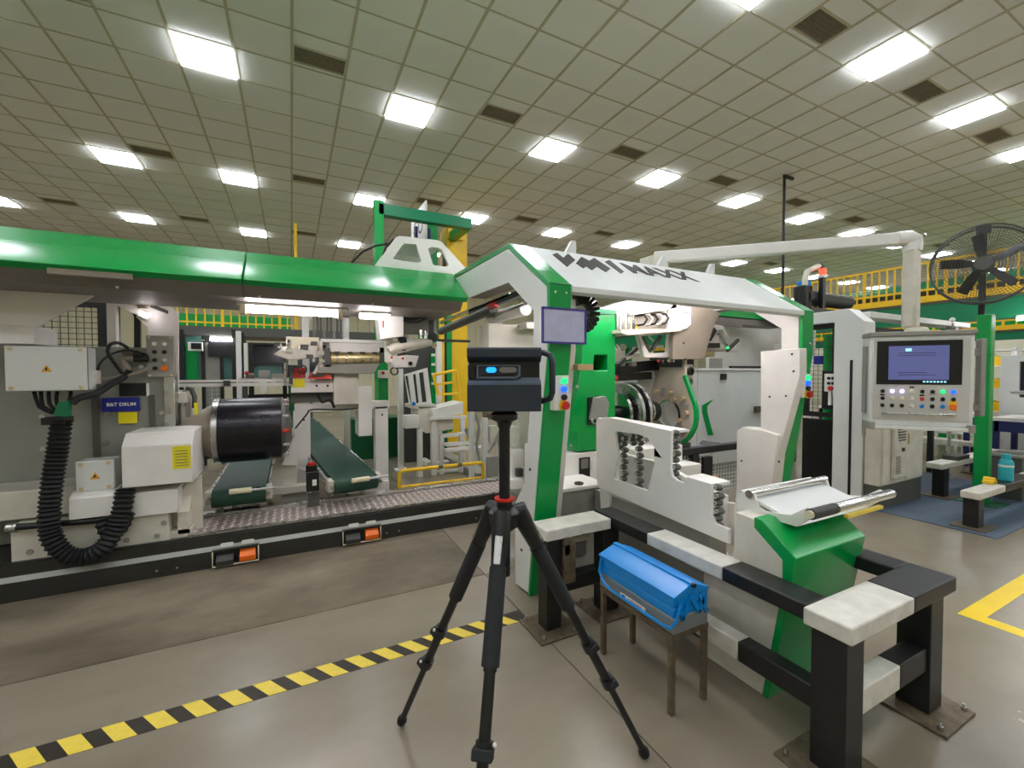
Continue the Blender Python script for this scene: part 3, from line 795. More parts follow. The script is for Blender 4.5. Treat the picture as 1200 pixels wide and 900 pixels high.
for x, z0, x2, z2 in ((TX0_+.03, .5, TX0_+.05, .42), (TX0_+.05, .42, TX0_+.085, .5), (TX0_+.1, .51, TX1_-.06, .43), (TX1_-.06, .43, TX1_-.03, .5), (TX1_-.06, .51, TX1_-.01, .42)):
    part('hinge_arm', MB().bar((x, TY0_-.006, z0), (x2, TY0_-.006, z2), .018, .005, up=(0, 1, 0)), 'toolbox_blue', tb)
lb = part('brand_label', MB().box(TX0_-.0025, TX0_, 1.49, 1.66, .375, .402), 'label_white', tb)
text('lettering', 'GEDORE', .024, 'red', (TX0_-.003, 1.56, .389), (0, -1, 0), (0, 0, 1), lb, .0004)
part('brand_mark', MB().box(TX0_-.0032, TX0_-.0024, 1.625, 1.65, .38, .397), 'navy', lb)

# ---- white roller plate with conveyor rollers behind its cut-outs
rp = thing('roller_guide', 'white cut-out side plate with strings of grey rollers above the barrier', 'conveyor guide', (2.0, 2.0, .6))
po = [(2.524, 1.159), (2.382, 1.185), (1.826, 1.156), (1.83, 0.929), (1.817, 0.892), (1.779, 0.875), (1.73, 0.872), (1.707, 0.911), (1.552, 0.908), (1.55, 0.735), (1.529, 0.705), (1.449, 0.699), (1.448, 0.625), (2.501, 0.664), (2.522, 0.748)]
phl = [(2.327, 1.096), (2.09, 1.102), (2.015, 1.09), (1.958, 1.04), (1.957, 0.93), (2.012, 0.759), (2.334, 0.764), (2.283, 0.944)]
part('side_plate', MB().plate('x', 1.97, 1.99, po, [phl]), 'white_paint', rp, bevel=.003)
part('top_flange', MB().plate('x', 1.99, 2.16, [(2.53, 1.165), (1.86, 1.15), (1.86, 1.135), (2.53, 1.15)]), 'white_paint', rp)
part('step_flange', MB().plate('x', 1.99, 2.16, [(1.76, .9), (1.58, .895), (1.58, .88), (1.76, .885)]), 'white_paint', rp)
part('far_plate', MB().plate('x', 2.2, 2.22, [(2.451, 0.719), (2.011, 0.748), (1.942, 0.721), (1.585, 0.763), (1.572, 0.526), (2.673, 0.536)]), 'white_paint', rp)
bead = None; bp0 = None
for y, z0, z1 in ((2.28, .73, 1.05), (2.135, .71, 1.08), (1.835, .86, 1.14), (1.545, .68, .885), (2.4, .74, .9), (2.33, .98, 1.06), (2.2, 1.03, 1.08)):
    n = max(2, int((z1-z0)/.038)); 
    for k in range(n+1):
        c = (2.02, y + (.006 if k % 2 else -.006), z0 + (z1-z0)*k/n)
        if bead is None:
            bead = part('roller', MB().ball(c, .029, 12, .9, 1.0, .68), 'dark_grey', rp); bp0 = c
            hub = part('roller_hub', MB().cyl((c[0]-.024, c[1], c[2]), (c[0]-.019, c[1], c[2]), .011, n=8), 'cream_paint', bead)
        else:
            c2 = bead.copy(); COL.objects.link(c2); c2.parent = rp; c2.location = (0, c[1]-bp0[1], c[2]-bp0[2])
            h2 = hub.copy(); COL.objects.link(h2); h2.parent = c2
part('lower_panel', MB().plate('x', 2.16, 2.2, [(2.5, .66), (1.62, .62), (1.62, .8), (1.9, .85), (2.1, .9), (2.5, .9)]), 'white_paint', rp)

# ---- green and white chute stand with roller tray
cs = thing('chute_stand', 'white stand with glossy green sloping front inside the low barrier', 'machine stand', (2.2, 1.3, 0))
X_ = 1.93
wb = [(1.381, 0.814), (1.259, 0.805), (1.151, 0.667), (1.149, 0.537), (1.235, -0.049)] + [(1.56, 0), (1.56, .5), (1.395, .5)]
wb = [(max(.99, y), max(0, z)) for y, z in wb]
part('white_body', MB().plate('x', X_, 2.48, wb), 'cream_paint', cs, bevel=.003)
gb = [(1.284, 0.818), (1.247, 0.817), (1.09, 0.694)] + [(1.205, 0), (1.235, 0)] + [(1.149, 0.537), (1.151, 0.667), (1.284, 0.769)]
part('green_cap', MB().plate('x', X_-.004, 2.5, gb), 'green_paint', cs, bevel=.004)
screws(cs, [(2.0, 1.12, .64), (2.44, 1.12, .64)], '-y', .006, .004, 'label_white', 'rivet')
tw = thing('roller_tray', 'open white tray with two chrome rollers resting on the chute stand', 'conveyor tray', (2.4, 1.35, .8))
sp = [(1.456, 0.847), (1.437, 0.878), (1.382, 0.909), (1.35, 0.892), (1.332, 0.841), (1.298, 0.826), (1.177, 0.845), (1.108, 0.899), (1.073, 0.887), (1.09, 0.855), (1.15, 0.798), (1.441, 0.794)]
part('side_plate', MB().plate('x', 2.03, 2.045, sp), 'white_paint', tw, bevel=.002)
part('side_plate', MB().plate('x', 2.66, 2.675, sp), 'white_paint', tw, bevel=.002)
ys = [q[0] for q in sp]; zs = [q[1] for q in sp]
part('tray_floor', MB().plate('x', 2.045, 2.66, [(max(ys)-.02, min(zs)+.1), (sp[-2][0]+.03, sp[-2][1]+.02), (sp[-2][0], sp[-2][1]), (max(ys)-.02, min(zs)+.08)]), 'cool_white', tw)
part('back_lip', MB().box(2.045, 2.66, max(ys)-.03, max(ys)-.015, min(zs)+.08, max(zs)-.02), 'cool_white', tw)
r1 = (2.03, 1.375, 0.891); r2_ = (2.03, 1.081, 0.878)
part('roller', MB().cyl((2.02, r1[1], r1[2]), (2.69, r1[1], r1[2]), .02, n=18), 'chrome', tw)
rr_ = part('roller', MB().cyl((2.2, r2_[1], r2_[2]), (2.72, r2_[1], r2_[2]), .022, n=18), 'chrome', tw)
part('roller_sleeve', MB().cyl((2.01, r2_[1], r2_[2]), (2.2, r2_[1], r2_[2]), .024, n=18), 'charcoal', rr_)
part('roller_end', MB().cyl((1.995, r2_[1], r2_[2]), (2.01, r2_[1], r2_[2]), .018, n=14), 'ivory', rr_)
part('hazard_edge', MB().box(2.3, 2.62, r2_[1]-.01, r2_[1]+.01, r2_[2]-.06, r2_[2]-.045), 'tape_yellow', tw)

# ================================================================ LEFT MACHINE LINE
# ---- long black plinth with tread plate and foot pedals
pl = thing('machine_plinth', 'low black machine base with bright tread plate along the left floor', 'machine base', (-.3, 4.3, 0))
PX0, PX1 = -4.5, 2.25
part('base_front', MB().box(PX0, PX1, 3.98, 4.0, 0, .13), 'base_black', pl)
part('base_body', MB().box(PX0, PX1, 4.0, 4.6, 0, .235), 'base_black', pl)
part('grey_strip', MB().plate('x', PX0, PX1, [(3.978, .13), (4.02, .19), (4.03, .19), (4.01, .13)]), 'grey_panel', pl)
part('upper_band', MB().box(PX0, PX1, 4.02, 4.05, .19, .245), 'base_black', pl)
part('edge_rail', MB().box(-.72, PX1, 4.035, 4.06, .245, .262), 'steel', pl)
part('back_rail', MB().box(-.72, PX1, 4.5, 4.6, .235, .28), 'steel', pl, bevel=.004)
part('tread_plate', MB().box(-.72, PX1, 4.06, 4.5, .235, .252), 'tread', pl)
dm = MB()
for i in range(49):
    for j in range(7):
        x = -.69 + i*.06; y = 4.09 + j*.06; a = R(45 if (i+j) % 2 else -45); dx, dy = math.cos(a)*.027, math.sin(a)*.027
        px, py = -math.sin(a)*.011, math.cos(a)*.011
        dm.add([(x-dx, y-dy, .2515), (x+px, y+py, .2515), (x+dx, y+dy, .2515), (x-px, y-py, .2515), (x, y, .258)], [(0, 3, 4), (3, 2, 4), (2, 1, 4), (1, 0, 4)])
part('tread_studs', dm, 'tread_stud', pl, kind='stuff')
for x in (-1.6, -1.1, -.62, -.1, .35, .9, 1.4, 1.9): screws(pl, [(x, 4.02, .215)], '-y', .007, .005)
for x in (-.9, -.78, .75, .86, 1.62): screws(pl, [(x, 3.98, .05)], '-y', .008, .005)
for k, (x0, x1) in enumerate(((-0.56, -0.249), (0.372, 0.695))):
    u = part('pedal_unit', MB().plate('y', 3.955, 3.985, [(x0, .01), (x1, .01), (x1, .14), (x0, .14)], [[(x0+.012, .022), (x1-.012, .022), (x1-.012, .128), (x0+.012, .128)]]), 'base_black', pl, label='foot pedal recess with one black and one orange pedal')
    part('recess', MB().box(x0+.012, x1-.012, 3.9795, 3.984, .022, .128), 'black_plastic', u)
    part('guard_bar', MB().tube([(x0+.004, 3.95, .13), (x0+.004, 3.945, .018), (x1-.004, 3.945, .018), (x1-.004, 3.95, .13)], .006, 6), 'ivory', u)
    w = x1-x0
    part('black_pedal', MB().plate('x', x0+w*.08, x0+w*.45, [(3.978, .02), (3.93, .02), (3.925, .06), (3.978, .1)]), 'charcoal', u, bevel=.004)
    part('orange_pedal', MB().plate('x', x0+w*.58, x0+w*.93, [(3.978, .03), (3.93, .03), (3.925, .07), (3.978, .115)]), 'orange', u, bevel=.004)
    for q in (.3, .75): part('oval_label', MB().plate('y', 3.988, 3.996, pill(x0+w*q, .162, .09, .028)), 'label_white', u)

# ---- drum headstock at the far left
hs = thing('drum_headstock', 'grey and white headstock unit with junction boxes driving the black drum', 'machine', (-1.4, 4.3, .235))
bp_ = (-1.898, -0.874, 0.469, 1.707)
part('back_panel', MB().box(-3.2, bp_[1], 4.5, 4.6, .24, bp_[3]), 'grey_panel', hs, bevel=.004)
part('body', MB().box(-3.2, -1.12, 4.6, 5.3, .24, bp_[3]-.1), 'grey_paint', hs)
rb = part('panel_rib', MB().fy((-1.388, -1.347, 0.665, 1.335), 4.48, 4.5), 'dark_grey', hs); part('panel_rib', MB().fy((-1.038, -1.005, 1.026, 1.32), 4.48, 4.5), 'dark_grey', hs)
part('side_column', MB().fy((-0.934, -0.861, 0.422, 1.48), 4.45, 4.6), 'steel', hs, bevel=.004)
part('opening', MB().fy((-1.223, -1.052, 1.316, 1.419), 4.488, 4.5), 'black_plastic', hs); part('opening_edge', MB().fy((-1.052, -1.036, 1.313, 1.417), 4.482, 4.5), 'label_white', hs)
screws(hs, [(-1.672, 4.5, 1.175), (-1.301, 4.5, 1.178), (-1.311, 4.5, 0.948), (-1.673, 4.5, 0.93), (-0.957, 4.5, 1.169), (-1.673, 4.5, 0.717), (-1.082, 4.5, 1.55), (-1.104, 4.5, 1.273)], '-y', .022, .012, 'steel', 'bolt')
def jbox(b, y0, y1, nm='junction_box'):
    j = part(nm, MB().fy(b, y0, y1), 'cool_white', hs, bevel=.006)
    part('box_rim', MB().box(b[0]-.004, b[1]+.004, y0+.02, y0+.03, b[2]-.004, b[3]+.004), 'grey_paint', j)
    for x in (b[0]+.03, b[1]-.03):
        for z in (b[2]+.02, b[3]-.02): part('lid_screw', MB().cyl((x, y0, z), (x, y0-.004, z), .014, n=10), 'bronze_nut', j)
    cx, cz = (b[0]+b[1])/2, (b[2]+b[3])/2
    part('warning_triangle', MB().plate('y', y0-.002, y0, [(cx-.028, cz-.022), (cx+.028, cz-.022), (cx, cz+.026)]), 'amber', j)
    part('bolt_mark', MB().plate('y', y0-.003, y0-.002, [(cx-.008, cz-.012), (cx+.004, cz-.012), (cx+.006, cz+.008), (cx-.003, cz+.008)]), 'ink', j)
    return j
J1 = (-1.709, -1.3, 1.379, 1.684)
jb = jbox(J1, 4.12, 4.3)
J2 = (-1.351, -1.143, 0.669, 0.881); jbox(J2, 4.05, 4.22)
part('cover_box', MB().plate('x', -1.089, -0.673, [(4.0, 0.676), (4.0, 0.971), (4.1, 1.059), (4.48, 1.059), (4.48, 0.676)]), 'white_paint', hs, bevel=.006)
cb = (-0.795, -0.687, 0.785, 1.061)
yl_ = part('yellow_notice', MB().box(cb[0], cb[1], 3.996, 4.0, cb[2], 0.952), 'yellow_label', hs)
for k in range(6):
    z = cb[2]+.02+k*.022
    part('print_line', MB().box(cb[0]+.015, cb[1]-.015, 3.995, 3.996, z, z+.006), 'print_grey', yl_, kind='stuff')
part('yellow_notice', MB().add([(cb[0], 3.998, 0.952), (cb[1], 3.998, 0.952), (cb[1], 4.098, 1.043+.003), (cb[0], 4.098, 1.043+.003)], [(0, 1, 2, 3)]), 'yellow_label', hs)
part('orange_notice', MB().add([(cb[0]-.19, 4.05, 1.009+.002), (cb[0]-.06, 4.05, 1.009+.002), (cb[0]-.06, 4.085, 1.043+.003), (cb[0]-.19, 4.085, 1.043+.003)], [(0, 1, 2, 3)]), 'wood', hs)
part('lower_cover', MB().plate('x', -1.373, -1.128, [(4.0, 0.491), (4.0, 0.634), (4.06, 0.67), (4.3, 0.67), (4.3, 0.491)]), 'white_paint', hs, bevel=.005)
part('lower_box', MB().fy((-1.066, -0.778, 0.45, 0.627), 4.03, 4.4), 'white_paint', hs, bevel=.005)
part('wedge_bracket', MB().plate('x', -0.793, -0.719, [(4.1, 0.429), (4.3, 0.627), (4.45, 0.627), (4.45, .26), (4.1, .26)]), 'cream_paint', hs)
part('end_plate', MB().plate('y', 4.2, 4.23, [(-0.864, 0.242), (-0.858, 0.523), (-0.732, 0.635), (-0.653, 0.688), (-0.65, 0.233)]), 'cream_paint', hs, bevel=.003)
part('end_foot', MB().fy((-0.857, -0.703, 0.228, 0.294), 4.1, 4.2), 'cream_paint', hs)
part('base_casting', MB().fy((-1.682, -0.84, 0.216, 0.483), 4.06, 4.5), 'cream_paint', hs, bevel=.005)
part('slide_beam', MB().box(-3.2, -1.385, 4.14, 4.5, 0.501, 0.697), 'cream_paint', hs, bevel=.008)
part('guide_shaft', MB().cyl((-1.649, 4.02, 0.483), (-1.084, 4.02, 0.458), .022, n=14), 'black_plastic', hs)
part('shaft_cap', MB().cyl((-1.68, 4.02, 0.483), (-1.633, 4.02, 0.48), .03, n=14), 'steel', hs)
screws(hs, [(-1.592, 4.06, 0.292), (-1.089, 4.06, 0.284), (-0.911, 4.06, 0.284), (-0.869, 4.06, 0.374)], '-y', .02, .01, 'grey_paint', 'bolt')
sg = part('blue_sign', MB().fy((-1.324, -1.094, 1.196, 1.305), 4.47, 4.48), 'blue_sign', hs, label='dark blue sign with white lettering')
sgb = (-1.321, -1.092, 1.196, 1.305)
text('lettering', 'B&T DRUM', .037, 'label_white', ((sgb[0]+sgb[1])/2, 4.469, (sgb[2]+sgb[3])/2), (1, 0, 0), (0, 0, 1), sg, .0006, bold=.001)
part('yellow_notice', MB().fy((-1.229, -1.112, 1.098, 1.187), 4.474, 4.48), 'yellow_label', hs)
# bracket frame above
part('bracket_post', MB().fy((-1.306, -1.248, 1.686, 2.108), 4.55, 4.62), 'white_paint', hs, bevel=.004)
part('bracket_arm', MB().bar((-1.305, 4.58, 2.103), (-1.038, 4.58, 1.961), .07, .05), 'white_paint', hs)
part('dark_frame', MB().plate('y', 4.64, 4.68, [(-1.269, 2.094), (-1.14, 2.033), (-1.119, 1.978), (-1.124, 1.701), (-1.277, 1.697)], [[(-1.254, 2.053), (-1.173, 2.017), (-1.158, 1.968), (-1.163, 1.714), (-1.261, 1.711)]]), 'black_paint', hs)
part('bracket_plate', MB().plate('y', 4.58, 4.61, [(-1.134, 2.144), (-1.04, 2.172), (-0.849, 2.015), (-0.867, 0.998), (-0.932, 0.988), (-0.923, 1.443), (-1.065, 1.444), (-1.057, 1.876), (-1.127, 1.956)]), 'white_paint', hs, bevel=.003)
part('bracket_slot', MB().plate('y', 4.574, 4.58, [(-1.035, 2.08), (-0.917, 2.024), (-0.918, 1.996), (-1.036, 2.045)]), 'dark_grey', hs)
part('lamp_cover', MB().tube([(-1.114, 4.5, 2.146), (-1.082, 4.5, 2.135), (-1.067, 4.5, 2.088), (-1.068, 4.5, 2.019)], [.02, .05, .05, .03], 10), 'taupe', hs)
part('work_light', MB().ball((-1.063, 4.5, 1.985), .012, 8), 'tube_glow', hs); part('work_light', MB().ball((-1.02, 4.5, 1.974), .012, 8), 'tube_glow', hs)
# push button panel
bb = (-1.037, -0.858, 1.466, 1.803)
pb = part('button_panel', MB().fy(bb, 4.44, 4.5), 'grey_paint', hs, bevel=.005, label='grey panel with two columns of push buttons and a red stop button')
bw, bh = bb[1]-bb[0], bb[3]-bb[2]
for r_ in range(4):
    for c_ in range(2):
        x = bb[0]+bw*(.3+.36*c_); z = bb[3]-bh*(.2+.195*r_)
        if r_ == 3 and c_ == 1: part('stop_button', MB().rings([((x, 4.44, z), .02), ((x, 4.42, z), .024), ((x, 4.41, z), .02)], n=14), 'orange', pb)
        else: part('push_button', MB().rings([((x, 4.44, z), .016), ((x, 4.43, z), .016), ((x, 4.428, z), .013)], n=12), ('label_white' if r_ == 0 or (r_ == 2 and c_ == 1) else 'black_plastic'), pb)
for x in (bb[0]+.02, bb[1]-.02):
    for z in (bb[2]+.015, bb[3]-.015): part('panel_screw', MB().cyl((x, 4.44, z), (x, 4.436, z), .009, n=8), 'bronze_nut', pb)
# sloping sheet hood at top left
part('sheet_hood', MB().plate('y', 4.1, 4.13, [(-1.707, 2.128), (-1.23, 2.15), (-1.185, 2.099), (-1.548, 1.809), (-1.714, 1.83)]), 'white_paint', hs)
part('hood_block', MB().box(-3.2, -1.56, 4.12, 4.45, 1.698, 1.824), 'white_paint', hs, bevel=.005)
part('hood_back', MB().plate('y', 4.13, 4.45, [(-1.707, 2.128), (-1.23, 2.15), (-1.231, 2.132), (-1.707, 2.105)]), 'under_grey', hs)
# corrugated hose with gland
def hose(root, pts, r, amp, name, m='rubber', step=.014):
    P = [Vector(p) for p in pts]; out = []
    for i in range(len(P)-1):
        p0 = P[max(i-1, 0)]; p1 = P[i]; p2 = P[i+1]; p3 = P[min(i+2, len(P)-1)]
        n = max(2, int((p2-p1).length/step))
        for k in range(n):
            t = k/n
            out.append(.5*((2*p1)+(p2-p0)*t+(2*p0-5*p1+4*p2-p3)*t*t+(3*p1-p0-3*p2+p3)*t*t*t))
    out.append(P[-1])
    rr = [r + (amp if i % 2 else -amp) for i in range(len(out))]
    return part(name, MB().tube([tuple(p) for p in out], rr, 12), m, root)
hose(hs, [(-1.412, 4.05, 1.18), (-1.423, 4.02, 0.991), (-1.438, 3.98, 0.797), (-1.449, 3.95, 0.576), (-1.437, 3.93, 0.42), (-1.374, 3.92, 0.297), (-1.277, 3.92, 0.249), (-1.179, 3.92, 0.289), (-1.119, 3.94, 0.397), (-1.088, 3.97, 0.516), (-1.075, 4.02, 0.661)], .055, .007, 'corrugated_hose')
hose(hs, [(-1.191, 3.99, 0.484), (-1.173, 3.97, 0.408), (-1.133, 3.97, 0.377), (-1.088, 3.98, 0.416), (-1.064, 4, 0.504)], .045, .006, 'corrugated_hose')
part('hose_collar', MB().fy((-1.498, -1.377, 1.152, 1.2), 4.0, 4.14), 'black_plastic', hs, bevel=.004)
part('gland', MB().plate('y', 4.05, 4.12, [(-1.455, 1.213), (-1.427, 1.3), (-1.374, 1.311), (-1.385, 1.197)]), 'pale_green', hs)
CABS = [[(-1.6, 4.2, 1.372), (-1.546, 4.12, 1.268), (-1.472, 4.1, 1.225)], [(-1.565, 4.2, 1.371), (-1.529, 4.12, 1.273), (-1.467, 4.1, 1.237)], [(-1.526, 4.2, 1.37), (-1.495, 4.12, 1.29), (-1.463, 4.1, 1.248)], [(-1.482, 4.2, 1.369), (-1.467, 4.14, 1.317), (-1.445, 4.1, 1.26)], [(-1.411, 4.2, 1.367), (-1.396, 4.14, 1.327), (-1.401, 4.1, 1.282)]]
for c_ in CABS: hose(hs, c_, .011, 0, 'cable', step=.05)
hose(hs, [(-1.375, 4.1, 1.287), (-1.34, 4.12, 1.327), (-1.278, 4.2, 1.346), (-1.219, 4.3, 1.417), (-1.17, 4.4, 1.468), (-1.132, 4.4, 1.521)], .024, 0, 'thick_cable', step=.05)
hose(hs, [(-1.152, 4.3, 1.501), (-1.182, 4.25, 1.578), (-1.205, 4.2, 1.658), (-1.198, 4.25, 1.718), (-1.176, 4.35, 1.731), (-1.139, 4.4, 1.695)], .012, 0, 'cable', step=.05)
hose(hs, [(-1.306, 4.3, 1.444), (-1.284, 4.3, 1.559), (-1.238, 4.35, 1.638), (-1.14, 4.4, 1.682), (-1.029, 4.42, 1.644)], .008, 0, 'cable', step=.05)
part('pipe_elbow', MB().tube([(-1.03, 4.42, 1.617), (-1.146, 4.42, 1.615), (-1.182, 4.42, 1.608), (-1.158, 4.42, 1.548), (-1.149, 4.42, 1.481)], .026, 10), 'taupe', hs)
part('pipe_sleeve', MB().cyl((-1.109, 4.42, 1.616), (-1.019, 4.42, 1.617), .029, n=12), 'black_plastic', hs)
part('conduit', MB().tube([(-1.375, 4.4, 1.443), (-1.246, 4.4, 1.455), (-1.091, 4.4, 1.501), (-1.016, 4.4, 1.535)], .015, 8), 'taupe', hs)
part('side_gland', MB().fy((-1.344, -1.286, 1.419, 1.521), 4.25, 4.35), 'cream_paint', hs, bevel=.006)
part('clamp_block', MB().fy((-1.179, -1.111, 1.643, 1.691), 4.4, 4.5), 'dark_grey', hs, bevel=.004)

# ---- the drum
dr = thing('building_drum', 'large glossy black cylindrical drum with grey cone on its shaft', 'drum', (-.33, 4.6, .98))
DZ = .985; DXA, DXB = -.585, -.085
part('shell', MB().rings([((DXA+.02, 4.6, DZ), .275), ((DXA+.025, 4.6, DZ), .285), ((DXB-.005, 4.6, DZ), .285), ((DXB, 4.6, DZ), .275)], n=56), 'drum_black', dr)
part('flange', MB().rings([((DXA-.02, 4.6, DZ), .27), ((DXA-.02, 4.6, DZ), .288), ((DXA+.02, 4.6, DZ), .288), ((DXA+.02, 4.6, DZ), .27)], n=40), 'steel', dr)
part('cone', MB().rings([((DXA-.25, 4.6, DZ), .13), ((DXA-.21, 4.6, DZ), .13), ((DXA-.04, 4.6, DZ), .24), ((DXA-.02, 4.6, DZ), .24)], n=32), 'taupe', dr)
part('shaft', MB().cyl((DXA-.45, 4.6, DZ), (DXA-.25, 4.6, DZ), .08, n=20), 'grey_paint', dr)
part('end_ring', MB().rings([((DXB, 4.6, DZ), .27), ((DXB+.03, 4.6, DZ), .26), ((DXB+.08, 4.6, DZ), .1)], n=32), 'dark_grey', dr)
for k in range(12):
    a = k*math.pi/6; part('gripper_stud', MB().cyl((DXB+.01, 4.6-.255*math.cos(a), DZ+.255*math.sin(a)), (DXB+.06, 4.6-.255*math.cos(a), DZ+.255*math.sin(a)), .018, n=8), 'chrome' if k % 4 else 'red', dr)
dg_ = thing('drum_guard', 'grey disc guard with yellow tag and cream valve block left of the drum', 'machine', (-.95, 4.9, .6))
part('guard_disc', MB().rings([((-.93, 5.02, 1.02), .32), ((-.9, 5.02, 1.02), .32)], n=36), 'taupe', dg_)
part('yellow_tag', MB().fy((-0.746, -0.722, 1.141, 1.243), 4.53, 4.55), 'yellow_label', dg_)
part('valve_block', MB().fy((-0.889, -0.806, 1.244, 1.332), 4.56, 4.66), 'cream_paint', dg_, bevel=.004)
part('valve_stem', MB().fy((-0.892, -0.857, 1.025, 1.245), 4.58, 4.64), 'dark_grey', dg_); part('valve_stem', MB().fy((-0.844, -0.821, 1.038, 1.288), 4.58, 4.62), 'steel', dg_)
part('support_stand', MB().box(-1.05, -.85, 4.85, 5.05, 0, .75), 'cream_paint', dg_)
part('hose_loop', MB().tube([(-0.846, 4.8, 1.362), (-0.809, 4.8, 1.354), (-0.785, 4.8, 1.284), (-0.787, 4.8, 1.183)], .02, 8), 'dark_grey', dg_)
rail_ = thing('guide_rail', 'thin white twin rail running level behind the black drum', 'rail', (-.4, 5.2, 0))
ra = (-1.002, 5.3, 1.4); rb_ = (0.028, 5.3, 1.386)
part('rail_bar', MB().box(ra[0], rb_[0], 5.28, 5.33, ra[2]-.04, ra[2]-.005), 'white_paint', rail_); part('rail_bar', MB().box(ra[0], rb_[0], 5.28, 5.33, ra[2]+.005, ra[2]+.03), 'white_paint', rail_)
part('rail_clamp', MB().fy((-0.618, -0.559, 1.369, 1.421), 5.25, 5.33), 'charcoal', rail_)
part('rail_clamp', MB().fy((-0.294, -0.24, 1.283, 1.427), 5.26, 5.34), 'white_paint', rail_)
part('support', MB().box(ra[0]+.05, ra[0]+.12, 5.3, 5.36, 0, ra[2]-.04), 'white_paint', rail_)

# ---- green belt conveyors
def conveyor(root, a, b, w, z0, z1):
    # a, b: (x, y) centres of the front and back end; w: belt width; z0/z1 belt heights
    A = Vector((a[0], a[1], z0)); B = Vector((b[0], b[1], z1)); d = (B-A).normalized(); s = Vector((d.y, -d.x, 0)).normalized(); u = s.cross(d)
    rad = .075; L_ = []
    for k in range(9):
        th = math.pi/2 + math.pi*k/8; L_.append(A - u*rad + u*(rad*math.sin(th)) + d*(rad*math.cos(th)))
    for k in range(9):
        th = -math.pi/2 + math.pi*k/8; L_.append(B - u*rad + u*(rad*math.sin(th)) + d*(rad*math.cos(th)))
    m = MB(); n = len(L_); m.add([tuple(p - s*(w/2)) for p in L_] + [tuple(p + s*(w/2)) for p in L_], [])
    for i in range(n): m.f.append((i, (i+1) % n, (i+1) % n + n, i+n))
    m.f.append(tuple(range(n))[::-1]); m.f.append(tuple(range(n, 2*n)))
    part('belt', m, 'belt_green', root)
    for sg_ in (-1, 1):
        o = s*(sg_*(w/2+.022)) - u*.06
        part('side_rail', MB().bar(tuple(A+o+d*.05), tuple(B+o), .035, .07, up=tuple(u)), 'steel', root, bevel=.003)
        part('bearing_block', MB().bar(tuple(A+o-d*.04), tuple(A+o+d*.07), .05, .11, up=tuple(u)), 'cream_paint', root, bevel=.004)
        part('tension_screw', MB().cyl(tuple(A+o-d*.1), tuple(A+o-d*.02), .012, n=8), 'steel', root)
    rod0 = A - d*.115 + s*(w*.02); part('pull_handle', MB().cyl(tuple(rod0 - s*(w*.18)), tuple(rod0 + s*(w*.22)), .024, n=12), 'ivory', root)
    part('handle_rod', MB().cyl(tuple(rod0 + s*(w*.22)), tuple(rod0 + s*(w/2+.07)), .012, n=8), 'steel', root)
    for t in (.12, .8):
        p = A + (B-A)*t
        for sg_ in (-1, 1):
            q = p + s*(sg_*w*.42); part('leg', MB().box(q.x-.025, q.x+.025, q.y-.025, q.y+.025, .0 if q.y > 4.62 else .24, q.z-.16), 'cream_paint', root)
c1 = thing('belt_conveyor', 'short green belt conveyor under the black drum', 'conveyor', (-.42, 4.8, 0), 'green belt conveyors')
conveyor(c1, (-.415, 4.42), (-.415, 6.0), .40, .5, .52)
c2 = thing('belt_conveyor', 'long green belt conveyor sloping back beneath the white roller frame', 'conveyor', (.5, 5, 0), 'green belt conveyors')
conveyor(c2, (.535, 4.4), (.07, 7.1), .41, .5, .83)
mo = thing('drive_motor', 'small black gear motor with red cap between the two green belts', 'motor', (.2, 4.5, .24))
part('motor_body', MB().fy((0.109, 0.217, 0.398, 0.581), 4.4, 4.52), 'black_plastic', mo, bevel=.01)
part('motor_label', MB().fy((0.159, 0.195, 0.452, 0.508), 4.396, 4.4), 'label_white', mo)
part('motor_cap', MB().cyl((0.155, 4.46, 0.569), (0.156, 4.46, 0.634), .05, n=14), 'black_plastic', mo)
part('red_cap', MB().cyl((0.156, 4.46, 0.634), (0.156, 4.46, 0.658), .035, n=12), 'red', mo)
part('motor_foot', MB().box(.12, .22, 4.42, 4.5, .24, .36), 'dark_grey', mo)
bs = thing('conveyor_support', 'slotted white support plate between the two green belts', 'machine stand', (0, 4.8, 0))
part('plate', MB().plate('y', 4.78, 4.81, [(-0.19, 0.352), (-0.187, 0.544), (-0.095, 0.804), (0.019, 0.982), (0.035, 0.453), (0.033, 0.324)]), 'cream_paint', bs, bevel=.003)
part('gusset', MB().plate('y', 4.7, 4.78, [(-0.096, 0.613), (0.018, 0.893), (0.036, 0.6)]), 'white_paint', bs)
part('foot_bar', MB().fy((-0.188, 0.124, 0.328, 0.387), 4.72, 4.84), 'cream_paint', bs)
part('lower_leg', MB().box(-.1, .15, 4.8, 4.86, 0, .3), 'cream_paint', bs)


# ================================================================ CENTRE STATION
cn = thing('roller_station', 'white framed roller station with brass roller above the green belts', 'machine', (.8, 5.3, 0))
YC = 5.2
part('leg', MB().fy((0.01, 0.176, 0.341, 1.083), 5.2, 5.32), 'white_paint', cn, bevel=.004)
part('brace', MB().plate('y', 5.22, 5.26, [(-0.107, 0.515), (0.013, 0.919), (0.007, 0.504)]), 'white_paint', cn)
lr = (0.86, 1.006, 0.144, 1.107); part('leg', MB().box(lr[0], lr[1], 5.2, 5.34, 0, lr[3]), 'white_paint', cn, bevel=.004)
lb_ = (0.01, 0.176, 0.341, 1.083); part('leg_foot', MB().box(lb_[0], lb_[1], 5.2, 5.32, 0, lb_[2]), 'white_paint', cn)
part('foot_plate', MB().fy((0.551, 1.002, 0.126, 0.234), 5.15, 5.4), 'white_paint', cn)
part('cross_beam', MB().fy((0.024, 0.676, 1.073, 1.158), 5.2, 5.3), 'white_paint', cn, bevel=.003)
part('cross_beam', MB().fy((0.808, 1.021, 1.078, 1.168), 5.2, 5.34), 'white_paint', cn, bevel=.003)
